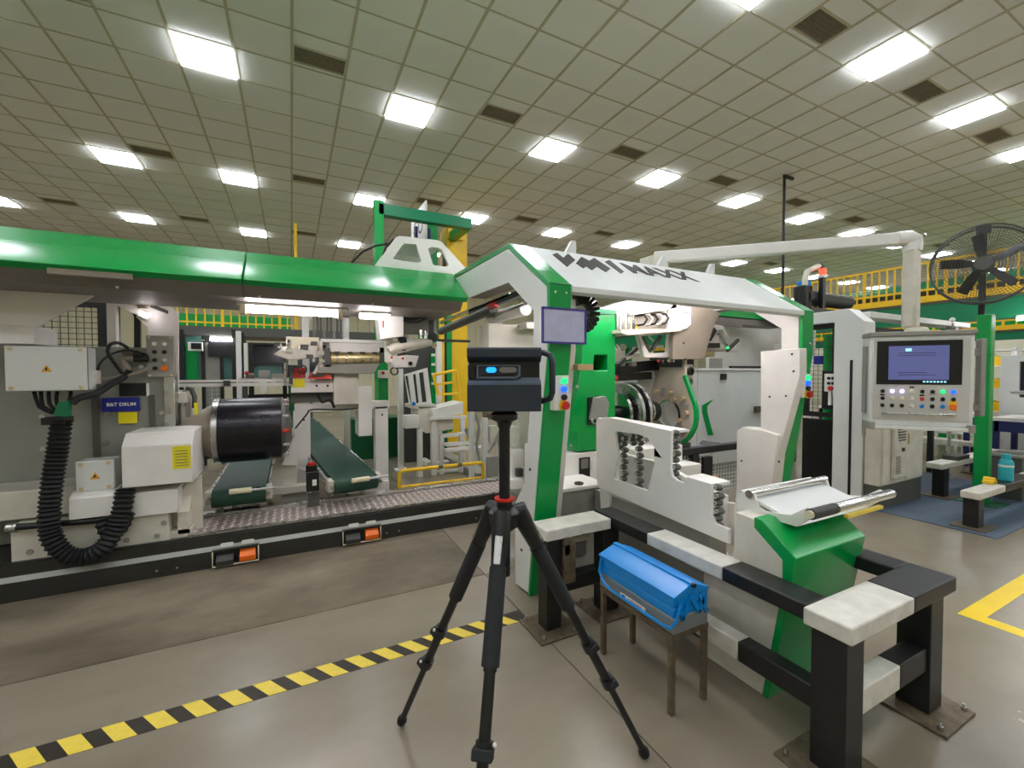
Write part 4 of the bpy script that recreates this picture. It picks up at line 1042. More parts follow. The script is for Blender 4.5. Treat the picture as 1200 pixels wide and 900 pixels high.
screws(cn, [(0.113, 5.2, 0.99), (0.941, 5.2, 1.007)], '-y', .012, .006, 'charcoal', 'bolt')
part('hanging_box', MB().fy((0.663, 0.81, 0.784, 1.343), 5.1, 5.4), 'white_paint', cn, bevel=.004)
part('body_box', MB().fy((0.409, 0.666, 1.148, 1.488), 5.1, 5.6), 'cream_paint', cn, bevel=.005)
part('shelf_box', MB().fy((-0.006, 0.413, 1.286, 1.415), 5.15, 5.5), 'white_paint', cn, bevel=.004)
part('yellow_notice', MB().fy((0.019, 0.125, 1.344, 1.435), 5.14, 5.145), 'yellow_label', cn)
screws(cn, [(0.242, 5.15, 1.359), (0.352, 5.15, 1.357)], '-y', .014, .006, 'charcoal', 'bolt')
part('underbox', MB().fy((-0.008, 0.407, 1.172, 1.275), 5.25, 5.5), 'dark_grey', cn)
part('red_cover', MB().plate('y', 5.05, 5.3, [(0.157, 1.434), (0.191, 1.507), (0.351, 1.516), (0.393, 1.432)]), 'red_acrylic', cn)
part('red_cover', MB().fy((0.02, 0.136, 1.443, 1.553), 5.2, 5.3), 'red_acrylic', cn)
part('red_fixture', MB().fy((0.188, 0.313, 1.462, 1.489), 5.02, 5.05), 'charcoal', cn)
part('tray', MB().plate('y', 5.0, 5.6, [(0.254, 1.588), (0.883, 1.601), (0.817, 1.487), (0.244, 1.498)]), 'grey_paint', cn, bevel=.004)
a = (0.383, 5.05, 1.654); b = (0.892, 5.05, 1.67)
rl_ = part('brass_roller', MB().cyl((a[0], 5.08, a[2]), (b[0], 5.08, b[2]), .068, n=24), 'brass', cn, label='brass coloured roller')
for x in (.12, .3, .46, .62, .8): part('wear_band', MB().ring((a[0]+(b[0]-a[0])*x, 5.08, a[2]), 'x', .06, .0695, .02, 20), 'steel', rl_)
part('roller_bracket', MB().fy((0.313, 0.379, 1.561, 1.76), 5.0, 5.2), 'dark_grey', cn); part('roller_bracket', MB().fy((0.884, 0.93, 1.611, 1.783), 5.0, 5.2), 'dark_grey', cn)
part('top_housing', MB().fy((0.364, 0.931, 1.721, 1.823), 5.0, 5.5), 'white_paint', cn, bevel=.004)
part('top_plate', MB().fy((0.28, 0.956, 1.821, 1.858), 4.98, 5.5), 'white_paint', cn, bevel=.004)
for k in range(5): part('housing_cap', MB().fy((lambda q: q)((0.413, 0.464, 1.707, 1.726)), 4.98, 5.0) if k == 0 else MB().box(*(lambda q: (q[0]+.13*k, q[1]+.13*k))((0.413, 0.464, 1.707, 1.726)), 4.98, 5.0, *(0.413, 0.464, 1.707, 1.726)[2:]), 'charcoal', cn)
# gripper block on the left of the roller
gr = part('gripper_block', MB().fy((-0.046, 0.265, 1.755, 1.87), 5.0, 5.3), 'ivory', cn, bevel=.004)
part('gripper_arm', MB().plate('y', 4.95, 5.2, [(-0.161, 1.686), (-0.085, 1.739), (0.246, 1.791), (0.26, 1.667), (-0.01, 1.628)]), 'cream_paint', cn, bevel=.004)
random.seed(3)
for k in range(16):
    x = random.uniform(.0, .48) - .13; z = random.uniform(1.6, 1.82)
    r_ = random.uniform(.012, .03)
    part('fitting', MB().cyl((x, 4.93, z), (x, 4.97, z), r_, n=10) if k % 2 else MB().box(x-r_*1.5, x+r_*1.5, 4.92, 4.97, z-r_, z+r_), ['chrome', 'steel', 'charcoal', 'cream_paint'][k % 4], gr)
part('fork', MB().fy((0.263, 0.296, 1.561, 1.831), 4.98, 5.05), 'cream_paint', cn); part('fork', MB().fy((0.198, 0.223, 1.614, 1.811), 4.98, 5.05), 'steel', cn)
part('slide_rod', MB().cyl((-0.058, 5.1, 1.605), (-0.061, 5.1, 1.365), .012, n=8), 'steel', cn); part('slide_rod', MB().cyl((-0.002, 5.1, 1.632), (-0.006, 5.1, 1.382), .018, n=8), 'dark_grey', cn)
part('gauge', MB().ring((0.1, 5.05, 1.534), 'y', .035, .05, .02, 18), 'black_plastic', cn)
part('lever', MB().bar((0.212, 5.02, 1.489), (0.28, 5.02, 1.615), .03, .03), 'cream_paint', cn)
hose(cn, [(0.028, 5.05, 0.919), (0.143, 5.05, 1.066), (0.192, 5.05, 1.109), (0.48, 5.05, 1.097), (0.657, 5.05, 1.109)], .008, 0, 'cable', step=.05)
hose(cn, [(0.247, 5.12, 1.268), (0.296, 5.1, 1.175), (0.364, 5.1, 1.21), (0.415, 5.1, 1.115)], .012, 0, 'cable', step=.05)
# draped film and its stand
fs = thing('film_rack', 'tall white rack hung with dark rubber strips above the roller station', 'rack', (.75, 6.0, 0))
for q in ((0.126, 0.203, 1.934, 2.242), (0.603, 0.676, 1.95, 2.27)): part('upright', MB().box(q[0], q[1], 6.0, 6.08, 0, q[3]), 'white_paint', fs)
qa = (0.128, 0.678, 2.212, 2.266); part('top_bar', MB().box(qa[0], qa[1], 6.0, 6.06, qa[3]-.05, qa[3]), 'white_paint', fs)
part('gusset', MB().plate('y', 5.99, 6.03, [(0.205, 2.244), (0.303, 2.239), (0.204, 2.127)]), 'white_paint', fs)
for k in range(9):
    q = (0.239, 0.584, 1.935, 2.319); w = (q[1]-q[0])/9
    part('rubber_strip', MB().plate('z', q[2], q[3], [(q[0]+w*k+.003, 5.9+.02*math.sin(k*2)), (q[0]+w*(k+1)-.003, 5.91+.02*math.sin(k*2+1)), (q[0]+w*(k+1)-.003, 5.92+.02*math.sin(k*2+1)), (q[0]+w*k+.003, 5.91+.02*math.sin(k*2))]), 'dark_grey' if k % 3 else 'taupe', fs)
# carriage with white servo box and gripper head
cg = thing('gripper_carriage', 'white servo box with red print and gripper head hanging below the beam', 'machine head', (1.0, 4.5, 1.5))
part('servo_box', MB().plate('y', 4.3, 4.5, [(0.74, 2.085), (0.797, 2.162), (0.993, 2.184), (0.99, 1.858), (0.769, 1.817)]), 'white_paint', cg, bevel=.005)
part('red_print', MB().fy((0.787, 0.803, 1.933, 2.031), 4.296, 4.3), 'red', cg)
part('slide_plate', MB().fy((1.043, 1.398, 1.9, 2.232), 4.52, 4.58), 'grey_paint', cg, bevel=.004)
part('slide_gap', MB().fy((1.312, 1.359, 1.904, 2.212), 4.51, 4.52), 'black_plastic', cg)
hose(cg, [(1.042, 4.4, 2.159), (1.115, 4.35, 2.14), (1.189, 4.3, 2.104), (1.188, 4.3, 2.053), (1.114, 4.35, 2.02), (0.985, 4.38, 2.034), (0.972, 4.4, 1.993)], .026, .003, 'cable_loop')
hose(cg, [(1.063, 4.42, 2.129), (1.145, 4.4, 2.097), (1.154, 4.4, 2.062), (1.063, 4.42, 2.042)], .016, 0, 'cable_loop', step=.05)
part('motor', MB().plate('y', 4.35, 4.45, [(0.96, 1.852), (1.027, 1.854), (1.044, 1.77), (1.018, 1.718), (0.975, 1.717)]), 'black_plastic', cg, bevel=.006)
part('gripper_head', MB().tube([(0.869, 4.4, 1.709), (0.919, 4.4, 1.744), (1.09, 4.4, 1.782), (1.223, 4.4, 1.803), (1.304, 4.4, 1.806)], [.05, .065, .055, .05, .03], 12), 'cream_paint', cg)
part('gripper_body', MB().plate('y', 4.35, 4.55, [(0.882, 1.606), (0.908, 1.657), (1.026, 1.676), (1.155, 1.669), (1.119, 1.556), (0.907, 1.547)]), 'white_paint', cg, bevel=.005)
part('gripper_eye', MB().cyl((1.068, 4.35, 1.591), (1.063, 4.33, 1.59), .022, n=14), 'black_plastic', cg)
part('red_button', MB().cyl((0.992, 4.35, 1.641), (0.989, 4.34, 1.641), .012, n=8), 'red', cg); part('red_button', MB().cyl((0.883, 4.35, 1.648), (0.881, 4.34, 1.648), .012, n=8), 'red', cg)
part('cylinder_rod', MB().cyl((1.202, 4.45, 1.938), (1.201, 4.45, 1.806), .016, n=10), 'chrome', cg); part('cylinder_rod', MB().cyl((1.256, 4.45, 1.932), (1.255, 4.45, 1.807), .02, n=10), 'steel', cg)
part('mount_column', MB().fy((0.845, 0.912, 1.608, 1.848), 4.45, 4.52), 'white_paint', cg)
part('ring_clip', MB().ring((0.913, 4.38, 1.514), 'y', .03, .042, .02, 16), 'black_plastic', cg)
part('gear_cluster', MB().cyl((1.343, 4.5, 1.876), (1.326, 4.44, 1.871), .05, n=10), 'charcoal', cg); part('gear_cluster', MB().cyl((1.362, 4.5, 1.786), (1.343, 4.44, 1.783), .03, n=8), 'bronze_nut', cg)
part('hanger', MB().fy((1.046, 1.099, 1.823, 2.227), 4.55, 4.6), 'steel', cg)
# green pillar with stop box
gp = thing('stop_button_pillar', 'slim green pillar carrying a white box with red stop button', 'control post', (1.2, 5.7, 0))
q = (0.972, 1.111, 1.135, 1.605); part('pillar', MB().plate('y', 5.7, 5.8, [(q[0], 0), (q[1], 0), (q[1], q[3]), ((q[0]+q[1])/2, q[3]+.07), (q[0]+.02, q[3]+.04)]), 'green_paint', gp, bevel=.004)
part('stop_box', MB().fy((0.98, 1.097, 1.431, 1.529), 5.62, 5.7), 'label_white', gp, bevel=.004)
part('stop_button', MB().cyl((1.033, 5.62, 1.496), (1.029, 5.6, 1.496), .02, n=12), 'red', gp)

# ================================================================ REAR WORK AREA (between station and portal)
pt = thing('tread_rack_table', 'white table with tilted perforated panel and low frame behind the station', 'table', (1.9, 6.4, 0))
part('perforated_frame', MB().plate('y', 6.2, 6.24, [(1.435, 1.471), (1.771, 1.569), (1.831, 1.043), (1.529, 1.016)], [[(1.447, 1.446), (1.484, 1.458), (1.53, 1.053), (1.505, 1.054)], [(1.558, 1.47), (1.595, 1.482), (1.641, 1.062), (1.604, 1.051)], [(1.645, 1.494), (1.707, 1.507), (1.755, 1.071), (1.691, 1.06)]]), 'white_paint', pt, bevel=.002)
part('perforation', MB().plate('y', 6.225, 6.235, [(1.447, 1.446), (1.72, 1.507), (1.755, 1.071), (1.517, 1.041)]), 'charcoal', pt)
part('table_box', MB().plate('y', 6.05, 6.5, [(1.799, 0.968), (2.267, 1.063), (2.266, 0.885), (1.811, 0.857)]), 'white_paint', pt, bevel=.004)
part('tank', MB().plate('y', 6.15, 6.6, [(1.615, 1.017), (2.142, 0.972), (2.14, 0.653), (1.737, 0.615), (1.625, 0.684)]), 'cream_paint', pt, bevel=.005)
part('small_box', MB().fy((1.419, 1.613, 0.709, 0.891), 6.1, 6.3), 'white_paint', pt, bevel=.005)
part('work_top', MB().fy((1.529, 1.883, 0.985, 1.035), 6.15, 6.6), 'cream_paint', pt)
part('blue_knob', MB().ball((1.541, 6.1, 1.059), .03, 10), 'toolbox_blue', pt)
part('table_edge', MB().fy((1.746, 2.301, 0.826, 0.864), 6.0, 6.08), 'label_white', pt)
for q in ((1.798, 1.874, 0.142, 0.838), (1.599, 1.664, 0.228, 0.682), (2.397, 2.47, 0.069, 0.762)): part('leg', MB().box(q[0], q[1], 6.1, 6.18, 0, q[3]) if q[0] < 2 else MB().box(q[0], q[1], 6.5, 6.58, 0, q[3]), 'white_paint', pt)
part('floor_frame', MB().bar((1.951, 7.936, 0.03), (1.955, 6.69, 0.03), .12, .05), 'cream_paint', pt); part('floor_frame', MB().bar((1.842, 6.678, 0.03), (2.306, 6.804, 0.03), .12, .05), 'cream_paint', pt)
part('floor_channel', MB().bar((2.379, 7.591, 0.05), (2.378, 5.548, 0.05), .2, .09), 'grey_paint', pt)
part('floor_pad', MB().bar((1.922, 6.223, 0.02), (2.287, 6.226, 0.02), .12, .03), 'cream_paint', pt)
yr = thing('step_handrail', 'small yellow tubular handrail tilted above the white table', 'handrail', (2.1, 6.5, 1.1))
f_ = [(1.92, 6.4, 1.468), (2.288, 6.4, 1.533), (2.342, 6.4, 1.066)]
part('rail_tube', MB().tube([(1.985, 6.4, 1.181), (1.92, 6.4, 1.455), (1.933, 6.4, 1.468), (2.274, 6.4, 1.533), (2.288, 6.4, 1.519), (2.342, 6.4, 1.053)], .022, 8), 'yellow_paint', yr)
part('rail_tube', MB().tube([(1.946, 6.4, 1.312), (2.301, 6.4, 1.36)], .018, 8), 'yellow_paint', yr); part('rail_tube', MB().tube([(1.985, 6.4, 1.168), (2.329, 6.4, 1.173)], .018, 8), 'yellow_paint', yr)
sp_ = thing('step_unit', 'small white tubular step beside the tilted perforated table', 'steps', (2.4, 6.1, 0))
for y_, a_, b_ in ((0, (1.971, 6.2, 0.568), (2.39, 6.2, 0.579)), (1, (1.945, 6, 0.472), (2.367, 6, 0.465)), (2, (1.892, 5.8, 0.422), (2.474, 5.8, 0.423))):
    part('tread_bar', MB().bar(a_, b_, .06, .03), 'white_paint', sp_)
    part('tread_bar', MB().bar((a_[0], a_[1]-.09, a_[2]-.01), (b_[0], b_[1]-.09, b_[2]-.01), .04, .03), 'white_paint', sp_)
part('stringer', MB().tube([(2.287, 6, 0.661), (2.407, 6, 0.424)], .03, 8), 'steel', sp_)
for q in ((1.952, 6.1, 0.582), (2.257, 6.1, 0.587), (2.32, 5.85, 0.416)): part('leg', MB().box(q[0]-.03, q[0]+.03, q[1], q[1]+.06, 0, q[2]), 'white_paint', sp_)
yb = thing('low_barrier', 'low yellow tubular barrier standing behind the tread plate', 'barrier', (1.5, 4.66, 0))
a = (0.996, 4.62, 0.265); b = (1.007, 4.62, 0.455); c = (1.97, 4.62, 0.443); d = (1.969, 4.62, 0.274)
part('tube_frame', MB().tube([(a[0], 4.62, .0), (b[0], 4.62, b[2]-.02), (b[0]+.02, 4.62, b[2]), (c[0]-.02, 4.62, b[2]), (c[0], 4.62, b[2]-.02), (c[0], 4.62, .0)], .02, 8), 'yellow_paint', yb)
part('bottom_bar', MB().cyl((a[0], 4.62, .28), (c[0], 4.62, .28), .016, n=8), 'yellow_paint', yb)
for x in (.45, .68): part('scuff_band', MB().cyl((a[0]+(c[0]-a[0])*x, 4.62, b[2]), (a[0]+(c[0]-a[0])*x+.05, 4.62, b[2]), .0208, n=8), 'dark_grey', yb)
wp_ = thing('white_mast', 'tall slim white mast beside the yellow tower', 'post', (2.0, 6.9, 0))
q = (2.128, 2.215, 0.973, 2.039); part('mast', MB().box(q[0], q[1], 6.9, 6.98, 0, q[3]), 'white_paint', wp_); part('mast_arm', MB().box(q[0]-.02, q[1]+.5, 6.9, 6.96, q[3]-.03, q[3]+.01), 'black_paint', wp_)
wq = thing('white_mast', 'slim white upright between green pillar and perforated table', 'post', (1.5, 6.6, 0))
q = (1.433, 1.51, 0.226, 1.559); part('mast', MB().box(q[0], q[1], 6.6, 6.68, 0, q[3]), 'white_paint', wq); part('foot', MB().box(q[0]-.05, q[1]+.05, 6.55, 6.73, 0, .03), 'white_paint', wq)
gs = thing('green_machine', 'dark green machine body with white rungs behind the gripper head', 'machine', (1.9, 7.3, 0))
q = (1.881, 2.22, 1.015, 1.998); part('body', MB().box(q[0]-.2, q[1], 7.2, 7.8, 0, q[3]), 'charcoal', gs)
q = (2.102, 2.206, 1.363, 1.825); part('green_strip', MB().box(q[0], q[1], 7.13, 7.2, .2, q[3]), 'green_paint', gs)
for k in range(4): part('rung', MB().box(q[0], q[1], 7.1, 7.13, q[3]-.05-.16*k, q[3]-.01-.16*k), 'label_white', gs)
part('base', MB().box(.9, 2.6, 7.8, 8.3, 0, .7), 'dark_green', gs)
# tower: green and yellow column with gantry arm
tw_ = thing('lift_tower', 'tall green and yellow lift tower with overhead arm behind the white hood', 'machine tower', (2.6, 8.6, 0))
q = (2.348, 2.557, 0.24, 4.659); part('green_column', MB().box(q[0], q[1]+.1, 8.5, 8.9, 0, 4.452), 'green_paint', tw_)
q = (2.826, 3.269, 0.383, 4.532); part('yellow_column', MB().box(q[0], q[1], 8.45, 8.9, 0, q[3]-.1), 'yellow_paint', tw_, bevel=.01)
q2 = (2.839, 3.166, 4.201, 4.457); part('yellow_cap', MB().box(q2[0], q2[1], 8.4, 8.85, q2[2], q2[3]), 'yellow_paint', tw_)
q = (2.667, 2.809, 0.407, 4.47); part('yellow_strip', MB().box(q[0]-.02, q[1]-.06, 8.4, 8.45, 0, q[3]-1.0), 'yellow_paint', tw_); part('dark_slot', MB().box(q[1]-.06, q[1]-.01, 8.42, 8.5, 0, q[3]-.4), 'black_paint', tw_)
part('green_rail', MB().box(q[1]-.01, q[1]+.1, 8.4, 8.5, .3, 2.9), 'green_paint', tw_)
a = (1.34, 7.6, 4.297); b = (3.017, 7.6, 4.3)
part('arm_beam', MB().box(a[0], b[0], 7.55, 7.7, a[2]-.14, a[2]+.05), 'pale_green', tw_, bevel=.008)
q = (1.269, 1.424, 3.403, 4.392); part('arm_post', MB().box(q[0], q[1], 7.55, 7.7, 0, q[3]), 'green_paint', tw_)
part('arm_return', MB().box(b[0]-.15, b[0], 7.7, 8.5, a[2]-.14, a[2]+.02), 'green_paint', tw_)
sgn = part('sign_board', MB().plate('x', 2.3, 2.33, [(8.1, 4.0), (9.2, 4.0), (9.2, 4.75), (8.1, 4.75)]), 'label_white', tw_)
text('lettering', 'CO', .5, 'ink', (2.298, 8.65, 4.38), (0, -1, 0), (0, 0, 1), sgn, .001)
part('ladder_frame', MB().box(2.15, 2.2, 8.3, 8.36, 3.2, 4.3).box(2.4, 2.45, 8.3, 8.36, 3.2, 4.3), 'navy', tw_, kind='stuff')

# ================================================================ MESH FENCES AND ENCLOSURES
def mesh_panel(root, axis, c, a0, a1, z0, z1, cell=.05, fw=.04, m='black_paint', wire=.004, wm='charcoal'):
    def bx(p0, p1, q0, q1, d=.02): return (MB().box(p0, p1, c-d, c+d, q0, q1) if axis == 'y' else MB().box(c-d, c+d, p0, p1, q0, q1))
    part('frame_bar', bx(a0, a0+fw, z0, z1), m, root); part('frame_bar', bx(a1-fw, a1, z0, z1), m, root)
    part('frame_bar', bx(a0+fw, a1-fw, z0, z0+fw), m, root); part('frame_bar', bx(a0+fw, a1-fw, z1-fw, z1), m, root)
    w = MB(); n = int((a1-a0)/cell); k_ = int((z1-z0)/cell)
    for k in range(1, n):
        p = a0+k*(a1-a0)/n
        w.box(p-wire/2, p+wire/2, c-wire/2, c+wire/2, z0, z1) if axis == 'y' else w.box(c-wire/2, c+wire/2, p-wire/2, p+wire/2, z0, z1)
    for k in range(1, k_):
        p = z0+k*(z1-z0)/k_
        w.box(a0, a1, c-wire/2, c+wire/2, p-wire/2, p+wire/2) if axis == 'y' else w.box(c-wire/2, c+wire/2, a0, a1, p-wire/2, p+wire/2)
    part('wire_mesh', w, wm, root, kind='stuff')
fl_ = thing('mesh_fence', 'black framed wire mesh fence panel behind the left junction box', 'fence', (-2, 5.9, 0), 'mesh safety fences')
q = (-2.283, -1.689, 1.477, 2.237); mesh_panel(fl_, 'y', 5.9, q[0], q[1], .1, q[3], .055, .07, wire=.007, wm='dark_grey')
for x in (q[0], q[1]-.07): part('post', MB().box(x, x+.07, 5.88, 5.95, 0, .12), 'black_paint', fl_)
en = thing('machine_enclosure', 'dark framed glazed enclosure with white post behind the drum', 'enclosure', (-.6, 8.6, 0))
E1 = (-1.591, -0.777, 1.043, 2.204); E2 = (-0.741, 1.659, 0.993, 2.211)
ztop = E1[3]
part('head_beam', MB().box(E1[0], E2[1], 8.5, 8.62, ztop-.1, ztop+.05), 'dark_grey', en)
for q in ((-1.576, -1.51, 1.055, 2.188), (-1.29, -1.244, 1.046, 2.008), (-1.039, -0.993, 1.038, 1.779), (-0.871, -0.811, 1.033, 2.218), (-0.739, -0.691, 1.029, 2.167), (-0.64, -0.567, 1.384, 1.999), (-0.138, -0.072, 1.009, 2.014)):
    part('frame_post', MB().box(q[0], q[1], 8.48, 8.56, 0, q[3]), 'black_paint', en)
q = (-0.804, -0.732, 1.035, 2.186); part('white_post', MB().box(q[0], q[1], 8.38, 8.48, 0, q[3]), 'white_paint', en)
for q in ((-1.196, -0.845, 1.765, 1.989), (-0.637, -0.066, 1.979, 2.008), (-0.569, -0.123, 1.644, 1.673), (-1.596, -0.782, 1.32, 1.362), (-0.749, 0.041, 1.075, 1.133)): part('frame_rail', MB().fy(q, 8.49, 8.54), 'black_paint', en)
for q, m_ in (((-1.523, -1.298, 1.377, 2.118), 'window_teal'), ((-0.999, -0.88, 1.372, 1.768), 'window_teal'), ((-1.247, -0.872, 1.991, 2.131), 'window_dark'), ((-0.57, -0.134, 1.674, 1.982), 'window_dark'), ((-0.575, -0.139, 1.366, 1.645), 'window_teal'), ((-0.069, 1.124, 1.357, 2.19), 'window_dark')):
    part('pane', MB().fy(q, 8.56, 8.57), m_, en)
q = (-0.7, -0.651, 1.428, 1.996); part('white_strip', MB().fy(q, 8.44, 8.47), 'white_paint', en)
part('green_curtain', MB().fy((-1.5, -1.343, 1.377, 1.98), 8.545, 8.556), 'green_paint', en)
part('white_mesh_board', MB().fy((-1.244, -1.047, 0.899, 1.988), 8.54, 8.556), 'grey_paint', en)
part('camera_box', MB().fy((-1.43, -1.245, 1.847, 1.981), 8.3, 8.4), 'label_white', en); part('camera_face', MB().fy((-1.386, -1.255, 1.874, 1.967), 8.28, 8.3), 'black_plastic', en)
q = (-1.605, -0.789, 0.624, 1.361); mesh_panel(en, 'y', 8.52, q[0], q[1], .1, q[3], .07, .05, wm='cool_white')
en2 = thing('tube_lamp', 'tube lamp glowing inside the dark enclosure behind the drum', 'lamp', (-.9, 8.45, 2.0))
q = (-1.163, -0.861, 2.013, 2.069); part('tube', MB().cyl((q[0], 8.45, (q[2]+q[3])/2), (q[1], 8.45, (q[2]+q[3])/2), .022, n=10), 'tube_glow', en2); part('fitting', MB().box(q[0], q[1], 8.44, 8.47, q[3]+.01, q[3]+.04), 'cool_white', en2)
wb_ = thing('work_bench', 'cluttered steel work bench with small machines behind the drum', 'work bench', (.2, 7.8, 0))
q = (-0.707, 0.041, 1.353, 1.419); part('bench_top', MB().box(q[0], q[1]+.3, 7.6, 8.2, q[2], q[3]), 'steel', wb_)
for x in (q[0]+.05, q[1]+.2): part('leg', MB().box(x, x+.06, 7.7, 7.76, 0, q[2]), 'dark_grey', wb_)
part('vise', MB().fy((-0.45, -0.301, 1.419, 1.538), 7.7, 7.9), 'grey_paint', wb_, bevel=.01); part('motor', MB().cyl((-0.622, 7.75, 1.447), (-0.51, 7.75, 1.446), .05, n=12), 'rust_steel', wb_)
part('gauge_block', MB().fy((-0.278, -0.09, 1.418, 1.485), 7.7, 7.85), 'taupe', wb_); part('red_handle', MB().ball((-0.607, 7.7, 1.499), .03, 8), 'red', wb_)

# ================================================================ INSIDE THE PORTAL
gh = thing('green_housing', 'bright green upright housing with small window behind the portal leg', 'machine housing', (2.2, 3.1, 0))
q = (2.254, 2.635, 0.828, 2.032)
part('shell', MB().plate('y', 3.1, 3.5, [(q[0]-.14, .86), (q[1], .86), (q[1], q[3]), (q[0]+.03, q[3]), (q[0], q[3]-.5)], [[(2.401, 1.653), (2.545, 1.655), (2.546, 1.516), (2.383, 1.516)]]), 'green_paint', gh, bevel=.008)
part('top_cap', MB().plate('y', 3.08, 3.5, [(2.32, 2.022), (2.412, 2.065), (2.624, 2.056), (2.624, 2.025), (2.32, 2.007)]), 'pale_green', gh)
part('inside', MB().box(q[0], q[1]-.02, 3.42, 3.44, .9, q[3]-.1), 'dark_grey', gh)
part('cut_out', MB().plate('y', 3.085, 3.1, [(2.321, 1.276), (2.461, 1.288), (2.463, 1.027), (2.321, 1.036)]), 'black_plastic', gh)
part('skirt', MB().plate('y', 2.95, 3.1, [(q[0]-.14, .84), (q[1]-.05, .84), (q[1]-.05, .9), (q[0]-.14, 1.0)]), 'green_paint', gh)
bu = thing('base_unit', 'white lower machine base with grille and label inside the portal', 'machine base', (2.2, 2.9, 0))
q = (2.061, 2.902, 0.282, 0.827); part('base_box', MB().box(q[0]-.1, 2.62, 2.95, 3.6, 0, q[3]), 'white_paint', bu, bevel=.005)
g = part('grille', MB().fy((2.126, 2.231, 0.621, 0.787), 2.938, 2.95), 'black_plastic', bu); part('grille_plate', MB().fy((2.138, 2.208, 0.696, 0.775), 2.934, 2.938), 'print_grey', g)
part('white_label', MB().fy((2.258, 2.321, 0.667, 0.755), 2.944, 2.95), 'label_white', bu)
q = (1.726, 2.107, 0.446, 0.651); part('ledge', MB().box(1.7, 2.15, 2.62, 2.95, q[3]-.03, q[3]), 'white_paint', bu, bevel=.006); part('ledge_front', MB().box(1.7, 2.15, 2.64, 2.95, 0, q[3]-.03), 'grey_paint', bu)
part('ledge_slot', MB().fy((1.734, 1.794, 0.684, 0.696), 2.7, 2.72), 'taupe', bu); part('ledge_clip', MB().ring((1.93, 2.68, q[3]+.008), 'z', .02, .035, .012, 12), 'charcoal', bu)
part('lower_beam', MB().box(2.02, 2.16, 1.6, 2.6, .3, .62), 'grey_paint', bu); part('strut', MB().plate('x', 2.0, 2.02, [(2.42, .42), (2.5, .42), (2.52, .68), (2.4, .68)]), 'white_paint', bu)
part('floor_foot', MB().box(2.03, 2.2, 1.62, 1.8, 0, .3), 'black_paint', bu)
part('drip_tray', MB().box(1.93, 2.2, 1.57, 1.68, .44, .47), 'cool_white', bu)
part('table_extension', MB().fy((3.06, 3.356, 0.525, 0.658), 2.75, 3.1), 'white_paint', bu, bevel=.008)
part('arm_cover', MB().fy((2.699, 3.281, 0.651, 0.816), 2.9, 3.2), 'white_paint', bu, bevel=.01)

ca = thing('cable_carriage', 'open white carriage with looped black and white cables under the roof', 'machine carriage', (2.9, 3.2, 1.6))
part('back_plate', MB().plate('y', 3.2, 3.24, [(2.726, 2.054), (3.361, 2.22), (3.713, 2.246), (3.739, 2.212), (3.742, 1.999), (3.679, 1.943), (3.556, 1.92), (2.748, 1.855)]), 'white_paint', ca, bevel=.004)
part('top_bar', MB().plate('y', 3.0, 3.2, [(2.782, 2.048), (3.107, 2.164), (3.296, 2.169), (3.297, 2.112), (2.783, 2.017)]), 'white_paint', ca, bevel=.004)
part('side_plate', MB().plate('y', 3.0, 3.03, [(3.285, 2.177), (3.469, 2.19), (3.493, 2.158), (3.496, 1.967), (3.437, 1.923), (3.345, 1.903), (3.187, 1.888), (3.196, 2.098)]), 'white_paint', ca, bevel=.004)
for k, p_ in enumerate((358, 368)): part('print_mark', MB().box(3.371, 3.452, 2.993, 3.0, 2.143-.07*k, 2.143-.07*k+.006), 'print_grey', ca)
part('dark_recess', MB().plate('y', 3.17, 3.2, [(2.747, 2.031), (2.968, 2.06), (3.421, 2.121), (3.423, 1.941), (2.748, 1.887)]), 'cream_paint', ca)
CAB0 = 2.871; TER0 = 2.634
for k in range(6):
    x0 = CAB0+.068*k; m_ = ['rubber', 'label_white', 'rubber', 'label_white', 'charcoal', 'label_white'][k]
    z0 = 2.03+.006*k
    part('cable', MB().tube([(x0, 3.1, z0), (x0+.03, 3.02, z0-.005), (x0+.05, 3.0, z0-.045), (x0+.03, 3.02, z0-.09), (x0-.01, 3.1, z0-.1)], .011, 6), m_, ca)
for k in range(7):
    x0 = TER0+.032*k; part('terminal', MB().box(x0, x0+.022, 3.08, 3.16, 1.887, 2.029+.006*k), 'ivory' if k % 2 else 'steel', ca)
part('bottom_tray', MB().plate('y', 2.98, 3.2, [(2.595, 1.848), (2.674, 1.829), (3.345, 1.894), (3.345, 1.919), (2.595, 1.878)]), 'cream_paint', ca); part('yellow_wire', MB().tube([(CAB0-.04, 3.05, 1.93), (CAB0-.02, 3.03, 1.89), (CAB0+.01, 3.03, 1.87)], .006, 6), 'yellow_label', ca)
part('rear_bar', MB().plate('y', 3.4, 3.6, [(2.704, 2.118), (3.039, 2.226), (3.509, 2.269), (3.509, 2.242), (2.821, 2.075), (2.705, 2.069)]), 'white_paint', ca)
br_ = part('hanging_bracket', MB().plate('y', 3.15, 3.2, [(2.955, 1.859), (3.417, 1.91), (3.396, 1.645), (3.033, 1.64)], [[(2.998, 1.844), (3.37, 1.883), (3.348, 1.695), (3.087, 1.682)]]), 'white_paint', ca, bevel=.004)
part('bracket_rod', MB().bar((3.121, 3.14, 1.715), (3.233, 3.14, 1.852), .03, .03), 'charcoal', br_); part('bracket_rod', MB().bar((3.008, 3.16, 1.837), (3.13, 3.16, 1.7), .02, .03), 'dark_grey', br_)
for k in range(3): part('spring', MB().bar((3.096, 3.16, 1.848), (3.163, 3.16, 1.801), .01, .02) if k == 0 else MB().bar((2.62+.04*k, 3.16, 1.76), (2.66+.04*k, 3.16, 1.7), .01, .02), 'label_white', br_)
